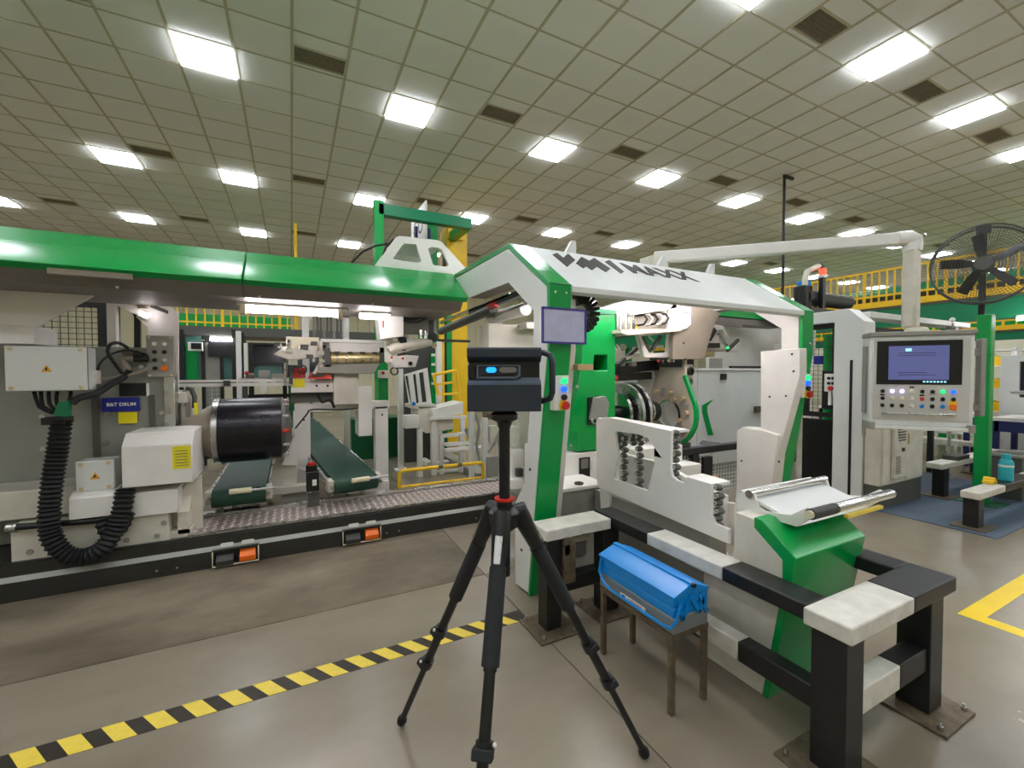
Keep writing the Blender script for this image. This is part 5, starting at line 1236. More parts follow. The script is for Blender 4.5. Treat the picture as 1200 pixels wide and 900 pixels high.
part('swing_plate', MB().plate('y', 3.05, 3.09, [(3.575, 2.213), (3.994, 2.111), (3.904, 2.018), (3.744, 1.629), (3.3, 1.624), (3.308, 1.914), (3.495, 1.939), (3.566, 1.993)]), 'taupe', ca, bevel=.004); screws(ca, [(3.449, 3.05, 1.786), (3.475, 3.05, 1.626)], '-y', .012, .006, 'charcoal', 'bolt')
hz_ = thing('head_unit', 'clamp head with black handles beside the swinging grey plate', 'machine head', (3.3, 3.2, 1.4))
part('head_body', MB().plate('y', 3.15, 3.3, [(3.902, 1.859), (4.032, 2.008), (4.168, 1.996), (4.283, 1.816), (4.172, 1.739), (3.878, 1.732)]), 'white_paint', hz_, bevel=.006)
part('black_grip', MB().bar((3.789, 3.12, 1.773), (4.037, 3.12, 1.78), .06, .05), 'black_plastic', hz_); part('black_grip', MB().bar((3.878, 3.12, 1.838), (3.968, 3.12, 1.948), .06, .05), 'black_plastic', hz_)
part('tilt_arm', MB().bar((4.062, 3.12, 1.934), (4.2, 3.12, 1.793), .05, .05), 'steel', hz_); part('latch', MB().bar((4.161, 3.1, 1.727), (4.34, 3.1, 1.851), .03, .03), 'charcoal', hz_); part('green_tip', MB().ball((4.174, 3.1, 1.755), .018, 8), 'led_green', hz_)
part('cross_bar', MB().fy((3.861, 4.497, 1.723, 1.75), 3.2, 3.26), 'cream_paint', hz_); part('brown_cover', MB().fy((3.895, 4.165, 1.666, 1.731), 3.25, 3.4), 'bronze_nut', hz_, bevel=.01)
part('support_arm', MB().bar((4.113, 3.3, 2.046), (4.662, 3.3, 2.034), .05, .04), 'under_grey', hz_)
tool = thing('gauge_rail', 'dark tool beam with orange knob and black dial under the carriage', 'machine beam', (2.9, 3.4, 1.3))
part('beam', MB().bar((2.985, 3.5, 1.536), (4.056, 3.5, 1.616), .12, .11), 'black_plastic', tool); part('beam_lower', MB().bar((3.028, 3.55, 1.447), (3.481, 3.55, 1.463), .1, .08), 'charcoal', tool)
for x, y_ in ((2.6, 1.53), (2.8, 1.54), (2.95, 1.56), (3.1, 1.56)): part('clamp', MB().box(x, x+.07, 3.4, 3.46, y_, y_+.05), 'grey_paint', tool, bevel=.004)
part('orange_knob', MB().fy((3.71, 3.774, 1.481, 1.545), 3.3, 3.36), 'orange', tool, bevel=.006); part('dial', MB().ring((3.839, 3.3, 1.509), 'y', .02, .045, .03, 18), 'black_plastic', tool)
part('grey_dial', MB().ring((3.851, 3.32, 1.398), 'y', .02, .04, .03, 18), 'grey_paint', tool); part('knob_plate', MB().fy((3.677, 3.938, 1.351, 1.583), 3.35, 3.38), 'cream_paint', tool)
part('arm_link', MB().bar((2.836, 3.3, 1.567), (3.075, 3.3, 1.739), .04, .03), 'charcoal', tool); part('arm_link', MB().bar((2.921, 3.3, 1.635), (3.143, 3.3, 1.689), .05, .03), 'cream_paint', tool)
part('link_joint', MB().cyl((2.916, 3.32, 1.745), (2.881, 3.28, 1.742), .035, n=14), 'steel', tool); part('red_cap', MB().ball((2.889, 3.4, 1.441), .03, 8), 'red', tool)
part('white_cover', MB().fy((3.369, 3.685, 1.254, 1.51), 3.6, 3.9), 'cool_white', tool, bevel=.005)

# tooling disc (axis along the line) and chrome flanges
DY = 3.3
td = thing('tooling_disc', 'taupe tooling disc with brass studs and green rim inside the portal', 'machine disc', (3.53, 3.3, .6))
CX, CZ_ = 3.53, 1.07
hole = [(DY+.14*math.cos(2*math.pi*k/24), CZ_-.02+.14*math.sin(2*math.pi*k/24)) for k in range(24)]
outl = [(DY+.33*math.cos(R(t)), CZ_+.33*math.sin(R(t))) for t in range(140, 400, 8)] + [(DY+.2, CZ_+.38), (DY+.3, CZ_+.62), (DY-.2, CZ_+.62), (DY-.2, CZ_+.36)]
part('disc_plate', MB().plate('x', CX, CX+.03, outl, [hole]), 'tool_plate', td, bevel=.003)
part('bore_ring', MB().ring((CX-.005, DY, CZ_-.02), 'x', .14, .165, .03, 28), 'chrome', td); part('bore_back', MB().cyl((CX+.1, DY, CZ_-.02), (CX+.11, DY, CZ_-.02), .14, n=24), 'cool_white', td)
arc = lambda r, t0, t1: [(DY+r*math.cos(R(t)), CZ_+r*math.sin(R(t))) for t in range(t0, t1+1, 6)]
part('green_rim', MB().plate('x', CX-.004, CX+.034, [(DY-.17, CZ_+.38), (DY-.2, CZ_+.4)] + arc(.35, 150, 240) + arc(.315, 150, 240)[::-1]), 'green_paint', td)
for t, r_ in ((20, .25), (55, .27), (100, .22), (140, .26), (175, .25), (215, .27), (250, .24), (300, .25), (340, .24), (120, .17), (200, .17), (280, .17)):
    y, z = DY+r_*math.cos(R(t)), CZ_+r_*math.sin(R(t)); part('stud', MB().rings([((CX, y, z), .016), ((CX-.035, y, z), .016), ((CX-.035, y, z), .024), ((CX-.055, y, z), .022)], n=10), 'bronze_nut', td)
for t in (35, 75, 160, 230, 265): 
    y, z = DY+.27*math.cos(R(t)), CZ_+.27*math.sin(R(t)); part('clamp_bar', MB().bar((CX-.02, y, z), (CX-.02, y-.09*math.cos(R(t+30)), z-.09*math.sin(R(t+30))), .025, .03), 'grey_paint', td)
part('neck_recess', MB().plate('x', CX-.02, CX, [(DY-.16, CZ_+.48), (DY+.25, CZ_+.48), (DY+.27, CZ_+.6), (DY-.17, CZ_+.6)]), 'charcoal', td)
for k in range(5): part('neck_fitting', MB().cyl((CX-.02, DY-.1+.07*k, CZ_+.54), (CX-.05, DY-.1+.07*k, CZ_+.54+.01*(k % 2)), .016, n=8), ['chrome', 'bronze_nut', 'steel', 'red', 'chrome'][k], td)
part('neck_rim', MB().box(CX-.03, CX+.03, DY-.21, DY+.31, CZ_+.615, CZ_+.63), 'cream_paint', td); part('pedestal', MB().box(CX-.05, CX+.15, DY-.15, DY+.2, 0, CZ_-.3), 'dark_grey', td)
fg = thing('spindle_flange', 'polished chrome double flange on a black spindle beside green housing', 'machine spindle', (2.96, 3.3, .9))
FX = 2.82
for dx, r_ in ((0, .2), (.07, .29), (.15, .3)): part('flange', MB().rings([((FX+dx, DY, 1.1), r_*.55), ((FX+dx, DY, 1.1), r_), ((FX+dx+.035, DY, 1.1), r_), ((FX+dx+.035, DY, 1.1), r_*.5)], n=40), 'steel' if dx else 'chrome', fg)
part('spindle', MB().rings([((FX-.12, DY, 1.1), .06), ((FX+.2, DY, 1.1), .1), ((FX+.24, DY, 1.1), .14), ((FX+.3, DY, 1.1), .14), ((FX+.32, DY, 1.1), .1), ((FX+.5, DY, 1.1), .1)], n=24), 'black_plastic', fg)
for k in range(3): part('collar', MB().ring((FX+.26+.06*k, DY, 1.1), 'x', .1, .15-.01*k, .02, 26), 'steel' if k != 1 else 'rust_steel', fg)
part('front_bracket', MB().plate('y', 2.9, 2.95, [(2.222, 1.104), (2.266, 1.288), (2.364, 1.299), (2.401, 1.24), (2.383, 1.11)]), 'grey_panel', fg, bevel=.004)
part('bracket_ring', MB().ring((2.249, 2.9, 1.096), 'y', .02, .03, .015, 14), 'chrome', fg)

dc = thing('door_cabinet', 'pale grey cabinet doors with green chevron at the back of the portal', 'cabinet', (4.0, 4.3, 0))
q = (5.097, 6.684, 0.099, 1.524)
part('door', MB().box(q[0]-.3, 5.147-.004, 4.3, 4.34, .15, q[3]), 'cool_white', dc, bevel=.004)
d_ = part('door', MB().box(5.147+.004, q[1]+.5, 4.3, 4.34, .15, q[3]), 'cool_white', dc, bevel=.004)
part('carcass', MB().box(q[0]-.3, q[1]+.5, 4.34, 4.95, 0, q[3]), 'grey_paint', dc); part('top_trim', MB().box(q[0]-.3, q[1]+.5, 4.28, 4.36, q[3], q[3]+.03), 'label_white', dc)
part('door_lock', MB().fy((5.621, 5.752, 1.385, 1.473), 4.28, 4.3), 'black_plastic', d_, bevel=.006)
part('chevron', MB().plate('y', 4.294, 4.3, [(5.478, 1.101), (5.246, 1.022), (5.247, 0.924), (5.377, 0.583), (5.487, 0.576), (5.354, 0.919), (5.353, 1.006)]), 'green_paint', d_)
part('handle', MB().fy((6.411, 6.622, 0.869, 0.963), 4.26, 4.3), 'rust_steel', d_)
wr = thing('rear_cover', 'large white rear machine cover above the cabinet doors', 'machine cover', (4.6, 5.1, 1.3))
q = (6.558, 8.862, 1.497, 2.309); part('cover_panel', MB().box(q[0], q[1]+.6, 5.05, 5.1, q[2], q[3]+.05), 'white_paint', wr, bevel=.005); part('cover_side', MB().box(q[0]-.25, q[0]-.01, 5.0, 5.1, q[2]-.1, q[3]-.4), 'white_paint', wr)
part('dark_gap', MB().fy((6.837, 7.788, 1.528, 1.605), 5.02, 5.05), 'black_plastic', wr); part('label_strip', MB().fy((6.263, 6.562, 1.542, 1.73), 4.97, 5.0), 'grey_paint', wr)
part('leg', MB().box(q[1]+.4, q[1]+.5, 5.05, 5.15, 0, q[2]), 'white_paint', wr)
bb_ = thing('rear_beam', 'far green machine beam with grey underside at the back of the portal', 'machine beam', (4.3, 4.6, 1.9))
part('green_cover', MB().plate('y', 4.6, 4.9, [(5.846, 2.425), (6.6, 2.554), (6.906, 2.574), (7.489, 2.378), (5.925, 2.377)]), 'green_paint', bb_, bevel=.005)
part('underside', MB().plate('y', 4.62, 4.9, [(5.912, 2.365), (7.594, 2.371), (7.67, 2.271), (5.797, 2.266)]), 'under_grey', bb_); part('strut', MB().bar((7.046, 4.5, 2.485), (7.763, 4.5, 2.205), .12, .1), 'under_grey', bb_)
part('column', MB().box(7.801, 7.801+.15, 4.7, 4.85, 0, 2.0), 'white_paint', bb_)
ib = thing('inner_barrier', 'black pipe barrier with mesh infill inside the portal', 'barrier', (3.6, 2.9, 0))
a = (3.28, 2.95, 0.735); b = (4.192, 2.95, 0.72)
part('top_rail', MB().bar((a[0], 2.95, a[2]), (b[0], 2.95, a[2]), .08, .07), 'black_paint', ib, bevel=.01)
part('post', MB().fy((3.6, 3.723, 0.446, 0.66), 2.92, 2.98), 'black_paint', ib); part('post_foot', MB().box(3.45, 3.53, 2.92, 2.98, 0, .7), 'black_paint', ib)
w = MB()
for k in range(22):
    x = a[0]+k*(b[0]-a[0])/21; w.box(x-.002, x+.002, 2.948, 2.952, .3, a[2])
for k in range(12):
    z = .3+k*(a[2]-.3)/11; w.box(a[0], b[0], 2.948, 2.952, z-.002, z+.002)
part('wire_mesh', w, 'cool_white', ib, kind='stuff')
part('dark_shelf', MB().box(3.0, 4.0, 3.6, 4.2, .0, .6), 'black_plastic', ib); part('orange_part', MB().fy((4.294, 4.469, 0.207, 0.267), 3.4, 3.5), 'orange', ib); part('orange_stand', MB().box(3.6, 3.75, 3.4, 3.5, 0, .46), 'dark_grey', ib)
part('black_cap', MB().plate('y', 3.0, 3.2, [(3.86, 0.73), (3.911, 0.77), (4.097, 0.738), (4.125, 0.708)]), 'black_plastic', ib)

# slide rails and castings left of the portal leg
sr = thing('slide_rail', 'dark round slide bar with yellow strip under the left portal arm', 'machine rail', (1.8, 3.4, 1.8))
part('round_bar', MB().cyl((1.8, 5.633, 2.055), (1.8, 3.948, 2.132), .05, n=16), 'dark_grey', sr); part('upper_bar', MB().bar((1.8, 5.631, 2.169), (1.8, 3.535, 2.209), .06, .03), 'steel', sr)
part('yellow_strip', MB().bar((1.78, 5.355, 2.162), (1.78, 4.495, 2.155), .01, .02), 'yellow_paint', sr); part('green_strip', MB().bar((1.78, 5.569, 2.151), (1.78, 5.355, 2.151), .02, .02), 'green_paint', sr)
part('black_rail', MB().bar((1.8, 4.546, 2.172), (1.8, 3.145, 2.196), .06, .05), 'black_plastic', sr); part('chrome_rod', MB().cyl((1.85, 4.058, 2.062), (1.85, 3.218, 2.112), .014, n=8), 'chrome', sr); part('red_block', MB().fx((3.818, 3.982, 2.13, 2.18), 1.75, 1.8), 'red', sr)
sl = thing('slide_casting', 'white slide casting with bolts and cables left of the portal leg', 'machine head', (2.0, 3.4, 1.4))
part('cylinder', MB().cyl((1.9, 4.212, 2.074), (1.9, 3.46, 2.074), .06, n=16), 'white_paint', sl); part('guide_block', MB().plate('x', 1.9, 2.1, [(4.235, 1.922), (3.444, 1.957), (3.444, 1.896), (4.235, 1.895)]), 'white_paint', sl, bevel=.004)
part('back_casting', MB().fy((1.59, 2.07, 1.709, 1.946), 3.6, 3.8), 'cream_paint', sl, bevel=.01)
screws(sl, [(1.9, 4.063, 1.917), (1.9, 3.826, 1.93), (1.9, 3.592, 1.933)], '-x', .012, .01, 'steel', 'bolt')
for k in range(5): part('cable', MB().tube([(2.05+.05*k, 3.35, 1.74), (2.07+.05*k, 3.3, 1.66), (2.08+.05*k, 3.3, 1.56), (2.1+.04*k, 3.36, 1.46)], .014, 6), 'rubber' if k % 2 else 'grey_paint', sl)
part('manifold', MB().box(2.0, 2.32, 3.28, 3.4, 1.42, 1.5), 'steel', sl, bevel=.006)
part('support_column', MB().box(2.28, 2.52, 3.85, 4.05, 0, 2.0), 'white_paint', sl)
cl_ = thing('leg_equipment', 'white column and fittings between tripod post and portal leg', 'machine part', (2.0, 3.9, 0))
q = (2.061, 2.17, 0.37, 1.1); part('beige_column', MB().box(q[0], q[1], 3.9, 4.05, .24, q[3]+.3), 'cream_paint', cl_)
part('fitting_box', MB().fy((1.88, 2.011, 0.476, 0.751), 3.7, 3.9), 'white_paint', cl_, bevel=.005); part('fitting_box', MB().fy((1.897, 1.991, 0.768, 0.969), 3.75, 3.9), 'cream_paint', cl_, bevel=.005); part('foot_block', MB().fy((1.829, 1.957, 0.399, 0.488), 3.6, 3.9), 'white_paint', cl_, bevel=.005)
part('sensor', MB().fy((1.915, 1.971, 0.502, 0.576), 3.64, 3.7), 'charcoal', cl_); part('base', MB().box(1.95, 2.26, 3.72, 3.95, 0, .3), 'grey_paint', cl_)
rk = thing('tool_stand', 'grey steel stand with uprights and hoses behind the scanner post', 'stand', (2.8, 5.4, 0))
for q in ((2.118, 2.179, 0.084, 0.98), (2.303, 2.379, 0.062, 0.879), (2.546, 2.612, 0.036, 0.891)): part('upright', MB().box(q[0], q[1], 5.4, 5.46, 0, q[3]), 'cool_white', rk)
part('box', MB().fy((2.392, 2.521, 0.544, 0.767), 5.35, 5.5), 'cream_paint', rk, bevel=.005); part('brown_motor', MB().cyl((2.373, 5.5, 0.927), (2.503, 5.5, 0.921), .08, n=14), 'rust_steel', rk)
part('clear_cover', MB().fy((2.278, 2.489, 0.101, 0.385), 5.2, 5.24), 'grey_paint', rk); part('base', MB().box(2.5, 3.2, 5.3, 5.7, 0, .08), 'grey_paint', rk)
for q in ([(2.185, 5.35, 0.948), (2.233, 5.35, 0.774), (2.183, 5.35, 0.549), (2.244, 5.35, 0.257)], [(2.513, 5.3, 0.706), (2.436, 5.3, 0.56), (2.335, 5.3, 0.43)]): part('hose', MB().tube(q, .02, 6), 'grey_paint', rk)

# ================================================================ RIGHT SIDE
CR = R(-52)
co = thing('control_console', 'light grey hanging control console with blue screen and rows of buttons', 'control panel', (0, 0, 0))
W2 = .43; ZB = 0.0; ZT = .78
part('housing', MB().box(-W2, W2, 0, .18, ZB, ZT), 'cool_white', co, bevel=.012)
part('top_cap', MB().box(-W2-.012, W2+.012, -.02, .2, ZT-.005, ZT+.035), 'grey_paint', co, bevel=.008)
part('front_panel', MB().box(-W2+.035, W2-.035, -.008, 0, .05, ZT-.03), 'console_grey', co, bevel=.003)
bz = part('screen_bezel', MB().box(-.37, .33, -.016, -.008, .36, .735), 'black_plastic', co, bevel=.004)
sc2 = part('screen', MB().box(-.27, .225, -.019, -.016, .4, .69), 'screen_blue', bz)
part('screen_logo', MB().box(-.13, -.08, -.0205, -.019, .645, .668), 'screen_icon', bz)
for k in range(4): part('text_line', MB().box(-.19, .12-.07*(k == 2), -.0205, -.019, .626-.02*k if k < 2 else .5-.02*k, .63-.02*k if k < 2 else .504-.02*k), 'screen_text', bz)
for k in range(7): part('icon', MB().box(.02+.028*k, .036+.028*k, -.0205, -.016, .378, .39), 'screen_icon', bz)
rows = [['k', 'W', 'W', 'w', 'k', 'k', 'G', 'B'], ['k', 'w', 'w', 'w', 'K', 'k', 'k', 'k'], ['k', 'k', 'k', 'w', 'b', 'k', 'b', 'R']]
mm_ = {'k': 'black_plastic', 'W': 'led_white', 'w': 'ivory', 'G': 'led_green', 'B': 'led_blue', 'K': 'red', 'b': 'toolbox_blue', 'R': 'orange'}
for r_, row in enumerate(rows):
    for c_, ch_ in enumerate(row):
        x = -.315 + c_*.083; z = .3-.062*r_; rr2 = .017 if ch_ != 'R' else .026
        b_ = part('push_button', MB().rings([((x, -.008, z), rr2), ((x, -.022, z), rr2), ((x, -.026, z), rr2*.8)], n=12), mm_[ch_], co)
        if ch_ == 'R': part('yellow_plate', MB().box(x-.03, x+.03, -.01, -.008, z-.03, z+.05), 'yellow_paint', b_)
for x in (-.315, .017, -.067): part('name_tag', MB().box(x-.02, x+.02, -.01, -.008, .262 if x != -.067 else .33, .274 if x != -.067 else .342), 'black_plastic', co)
part('handle_bar', MB().box(-.33, .28, -.05, -.03, .1, .118), 'steel', co, bevel=.006)
for x in (-.3, .25): part('handle_stud', MB().box(x-.01, x+.01, -.035, -.005, .1, .118), 'steel', co)
part('bottom_rim', MB().box(-W2, W2, -.03, .18, -.03, .0), 'cool_white', co, bevel=.006)
for x in (-W2-.004, W2-.05): part('corner_cap', MB().box(x, x+.054, -.035, .18, -.036, .03), 'grey_paint', co, bevel=.006)
part('hinge_side', MB().box(-W2-.02, -W2-.003, .05, .15, .1, .7), 'grey_paint', co, bevel=.006); part('side_grip', MB().box(W2+.06, W2+.1, .02, .12, .1, .74), 'grey_paint', co, bevel=.01); part('side_bracket', MB().box(W2, W2+.07, .04, .1, .6, .66), 'grey_paint', co); part('side_bracket', MB().box(W2, W2+.07, .04, .1, .15, .2), 'grey_paint', co)
part('neck', MB().rings([((0, .09, ZT+.03), .1), ((0, .09, ZT+.05), .1), ((0, .09, ZT+.07), .085)], n=20), 'cream_paint', co)
co.scale = (.8, 1, 1); co.location = (4.78, 1.72, 1.03); co.rotation_euler = (0, 0, CR)
ar = thing('console_arm', 'cream tubular swing arm carrying the hanging control console', 'support arm', (4.82, 1.82, 1.88))
PT = (4.83, 1.81); zt = 2.66
part('drop_tube', MB().box(PT[0]-.052, PT[0]+.052, PT[1]-.052, PT[1]+.052, 1.88, zt-.06), 'cream_paint', ar, bevel=.02)
part('boom', MB().bar((PT[0]-.04, PT[1]+.05, zt), (3.3, 3.3, zt), .1, .105), 'white_paint', ar, bevel=.01)
el = [(PT[0]-.08, PT[1]+.08, zt), (PT[0]-.02, PT[1]+.02, zt), (PT[0]+.005, PT[1], zt-.02), (PT[0]+.01, PT[1], zt-.06), (PT[0], PT[1], zt-.12)]
part('elbow', MB().tube(el, [.066, .07, .072, .07, .066], 16), 'white_paint', ar)
part('boom_mount', MB().box(3.2, 3.4, 3.2, 3.4, 2.3, zt), 'cream_paint', ar, bevel=.01)
part('boom_bolt', MB().cyl((PT[0]-.02, PT[1]-.09, zt), (PT[0]-.02, PT[1]-.1, zt), .014, n=10), 'steel', ar)

wp2 = thing('machine_mast', 'tall white machine mast with a narrow dark slot left of the console', 'mast', (5.7, 2.6, 0))
zt2 = 2.214
part('mast_body', MB().plate('x', 5.62, 5.85, [(2.5, 0), (2.8, 0), (2.8, zt2), (2.66, zt2), (2.5, zt2-.16)]), 'cool_white', wp2, bevel=.006)
part('slot', MB().fx((2.607, 2.632, 0.106, 1.631), 5.612, 5.622), 'black_plastic', wp2); part('edge_strip', MB().box(5.6, 5.64, 2.48, 2.5, .8, zt2-.3), 'grey_paint', wp2)
part('top_beam', MB().box(5.66, 5.9, 2.8, 3.3, zt2-.14, zt2), 'cool_white', wp2, bevel=.006); part('top_beam', MB().box(5.85, 8.6, 2.55, 2.75, zt2-.1, zt2-.03), 'cool_white', wp2, bevel=.006)
wc = thing('control_cabinet', 'white electrical cabinet with cooling grille on dark plinth below the console', 'cabinet', (6.2, 2.4, 0))
PLN = [(5.64, 2.34), (6.6, 2.34), (6.6, 2.8), (5.87, 2.8), (5.87, 2.49), (5.64, 2.49)]
part('plinth', MB().plate('z', 0, .26, PLN), 'dark_grey', wc, bevel=.004); part('carcass', MB().plate('z', .26, 1.1, PLN), 'cream_paint', wc, bevel=.004)
part('door', MB().box(5.66, 6.16, 2.325, 2.34, .28, 1.08), 'cream_paint', wc, bevel=.004); d2 = part('door', MB().box(6.18, 6.58, 2.325, 2.34, .28, 1.08), 'cream_paint', wc, bevel=.004)
cu = part('cooling_unit', MB().box(5.82, 6.1, 2.29, 2.325, .33, 1.04), 'cream_paint', wc, bevel=.01)
for k in range(9): part('louvre', MB().box(5.86+.006*k, 6.06, 2.284, 2.29, .98-.03*k, .993-.03*k), 'charcoal', cu)
for k in range(9): part('louvre', MB().box(5.85, 5.95, 2.284, 2.29, .56-.022*k, .57-.022*k), 'print_grey', cu)
part('display', MB().box(5.98, 6.04, 2.284, 2.29, .62, .66), 'black_plastic', cu)
part('lock', MB().cyl((6.38, 2.325, .98), (6.38, 2.31, .98), .018, n=10), 'red', d2); part('latch', MB().box(6.2, 6.22, 2.31, 2.325, .68, .8), 'bronze_nut', d2)

mf = thing('mesh_fence', 'black framed mesh fence with solid lower panel beside the right portal leg', 'fence', (5.75, 3.3, 0), 'mesh safety fences')
zf = zt2-.14
mesh_panel(mf, 'x', 5.76, 2.82, 3.2, .95, zf, .05, .06, wm='charcoal'); part('solid_panel', MB().box(5.74, 5.77, 2.82, 3.2, .08, .92), 'black_plastic', mf); part('base_rail', MB().box(5.72, 5.8, 2.82, 3.2, 0, .08), 'charcoal', mf)
part('green_pipe', MB().cyl((6.15, 3.12, 0), (6.15, 3.12, zf-.1), .06, n=16), 'green_paint', mf); part('blue_box', MB().fx((2.971, 3.058, 1.59, 1.694), 5.7, 5.74), 'blue_sign', mf, bevel=.004)
mf2 = thing('mesh_fence', 'black framed mesh fence behind the console and its white beam', 'fence', (7, 2.95, 0), 'mesh safety fences')
mesh_panel(mf2, 'y', 2.9, 5.9, 7.0, 1.0, zf, .06, .07, wm='charcoal'); mesh_panel(mf2, 'y', 2.9, 7.05, 8.5, 1.0, zf, .06, .07, wm='charcoal')
for x in (5.92, 7.0, 8.45): part('post', MB().box(x, x+.06, 2.88, 2.94, 0, zf), 'black_paint', mf2)
part('inner_rail', MB().box(5.95, 8.45, 2.88, 2.92, zf-.3, zf-.24), 'black_paint', mf2)
cb_ = thing('gate_switch_box', 'small white switch box on black plate with red stop button', 'control box', (5.7, 2.95, 1.1))
pq = (2.754, 2.964, 1.051, 1.517)
part('back_plate', MB().fx(pq, 5.7, 5.72), 'black_plastic', cb_, bevel=.004); hq = (2.76, 2.913, 1.265, 1.476)
hb = part('switch_box', MB().fx(hq, 5.65, 5.7), 'label_white', cb_, bevel=.005)
for k in range(4): 
    y = hq[0]+(hq[1]-hq[0])*(.35+.3*(k % 2)); z = hq[3]-(hq[3]-hq[2])*(.25+.28*(k//2)); part('push_button', MB().cyl((5.65, y, z), (5.635, y, z), .018, n=10), 'black_plastic', cb_)
part('stop_button', MB().cyl((5.65, (hq[0]+hq[1])/2, hq[2]+.04), (5.62, (hq[0]+hq[1])/2, hq[2]+.04), .026, n=12), 'red', cb_)
part('cord', MB().tube([(5.66, hq[0]+.06, hq[2]), (5.66, hq[0]+.05, hq[2]-.06), (5.68, hq[0]+.0, hq[2]-.1), (5.7, hq[0]-.02, hq[2]-.1)], .01, 6), 'cool_white', cb_); part('white_tag', MB().box(5.66, 5.7, hq[1]-.07, hq[1]-.04, hq[2]-.16, hq[2]), 'label_white', cb_)

# pedestal fan on green post
fp = thing('fan_post', 'square green steel post standing behind the console', 'post', (7, 1.95, 0))
part('post', MB().box(6.94, 7.06, 1.89, 2.01, 0, 2.14), 'green_paint', fp, bevel=.01); part('base_plate', MB().box(6.82, 7.18, 1.77, 2.13, 0, .015), 'dark_green', fp); part('weld_collar', MB().box(6.935, 7.065, 1.885, 2.015, 1.68, 1.7), 'green_paint', fp)
fn = thing('industrial_fan', 'large round industrial fan with dark blades in a wire cage', 'fan', (0, 0, 0))
rings_ = MB()
RF = .43
part('outer_ring', MB().tube([(RF*math.cos(2*math.pi*k/36), -.06, RF*math.sin(2*math.pi*k/36)) for k in range(36)], .011, 6, closed=True), 'dark_grey', fn)
part('outer_ring', MB().tube([(RF*math.cos(2*math.pi*k/36), .1, RF*math.sin(2*math.pi*k/36)) for k in range(36)], .011, 6, closed=True), 'dark_grey', fn)
for k in range(14):
    r_ = RF*(.16+.06*k); rings_.tube([(r_*math.cos(2*math.pi*j/28), -.09+.03*(r_/RF)**2, r_*math.sin(2*math.pi*j/28)) for j in range(28)], .0022, 4, closed=True)
for k in range(90):
    a = 2*math.pi*k/90; rings_.tube([(.06*math.cos(a), -.09, .06*math.sin(a)), (RF*.6*math.cos(a+.15), -.085, RF*.6*math.sin(a+.15)), (RF*math.cos(a+.2), -.06, RF*math.sin(a+.2)), (RF*math.cos(a+.2), .1, RF*math.sin(a+.2)), (.12*math.cos(a), .14, .12*math.sin(a))], .0018, 4)
part('wire_cage', rings_, 'dark_grey', fn, kind='stuff')
part('hub_cover', MB().cyl((0, -.1, 0), (0, -.085, 0), .075, n=24), 'dark_grey', fn); part('hub', MB().cyl((0, -.06, 0), (0, .0, 0), .06, n=20), 'charcoal', fn); part('motor', MB().rings([((0, .03, 0), .09), ((0, .16, 0), .09), ((0, .2, 0), .06)], n=20), 'pale_green', fn)
for k in range(5):
    a = R(25+72*k); c_, s_ = math.cos(a), math.sin(a)
    def bp(r_, w_, y_): return (r_*c_-w_*s_, y_, r_*s_+w_*c_)
    q = [bp(.05, -.025, -.04), bp(.05, .025, -.015), bp(.2, .05, .02), bp(.34, .055, .02), bp(.35, -.03, -.05), bp(.2, -.045, -.055)]
    q2 = [(x, y+.004, z) for x, y, z in q]
    part('blade', MB().add(q+q2, [(0, 1, 2, 5), (5, 2, 3, 4), (6, 11, 8, 7), (11, 10, 9, 8), (0, 6, 7, 1), (1, 7, 8, 2), (2, 8, 9, 3), (3, 9, 10, 4), (4, 10, 11, 5), (5, 11, 6, 0)]), 'black_plastic', fn)
part('support_bar', MB().box(-.03, .03, .1, .13, -RF, RF), 'charcoal', fn); part('stem', MB().cyl((0, .12, -RF-.2), (0, .12, -RF+.02), .03, n=12), 'black_plastic', fn); part('yoke', MB().box(-.06, .06, .09, .17, RF-.06, RF+.03), 'charcoal', fn)
fn.location = (6.94, 1.97, 2.7); fn.rotation_euler = (R(0), 0, R(-73)); 

# overhead unit, pole
om = thing('vacuum_blower', 'dark blower unit with hose and red beacon on top of the enclosure', 'machine', (7.2, 4.2, 2.2))
q = (7.766, 9.128, 2.604, 2.932)
part('tank', MB().cyl((q[0], 4.35, (q[2]+q[3])/2), (q[1], 4.35, (q[2]+q[3])/2), .13, n=20), 'charcoal', om); part('tank_cap', MB().box(q[0]-.12, q[0]+.1, 4.25, 4.45, q[2]-.04, q[3]+.02), 'black_plastic', om, bevel=.02)
part('silver_band', MB().box(q[0]+.25, q[1]-.02, 4.19, 4.21, (q[2]+q[3])/2+.06, (q[2]+q[3])/2+.08), 'steel', om); part('blue_motor', MB().box(q[0]-.08, q[0]+.1, 4.28, 4.42, q[3], q[3]+.1), 'toolbox_blue', om, bevel=.01)
part('beacon_post', MB().box(q[0]+.2, q[0]+.28, 4.15, 4.22, q[2]-.1, q[3]+.15), 'black_plastic', om); part('white_band', MB().box(q[0]+.19, q[0]+.29, 4.14, 4.23, q[3]+.15, q[3]+.2), 'label_white', om); part('red_beacon', MB().cyl((q[0]+.24, 4.18, q[3]+.2), (q[0]+.24, 4.18, q[3]+.3), .05, n=14), 'led_red', om)
part('hose', MB().tube([(q[0]-.05, 4.3, q[2]-.3), (q[0]-.05, 4.3, q[3]+.1), (q[0], 4.3, q[3]+.25), (q[0]+.2, 4.3, q[3]+.33), (q[0]+.4, 4.32, q[3]+.4)], .045, 10), 'cream_paint', om); part('hose_end', MB().ball((q[0]+.42, 4.32, q[3]+.41), .07, 10), 'dark_grey', om)
part('platform', MB().box(q[0]-.4, q[1]+.3, 4.0, 4.7, q[2]-.14, q[2]-.08), 'black_paint', om)
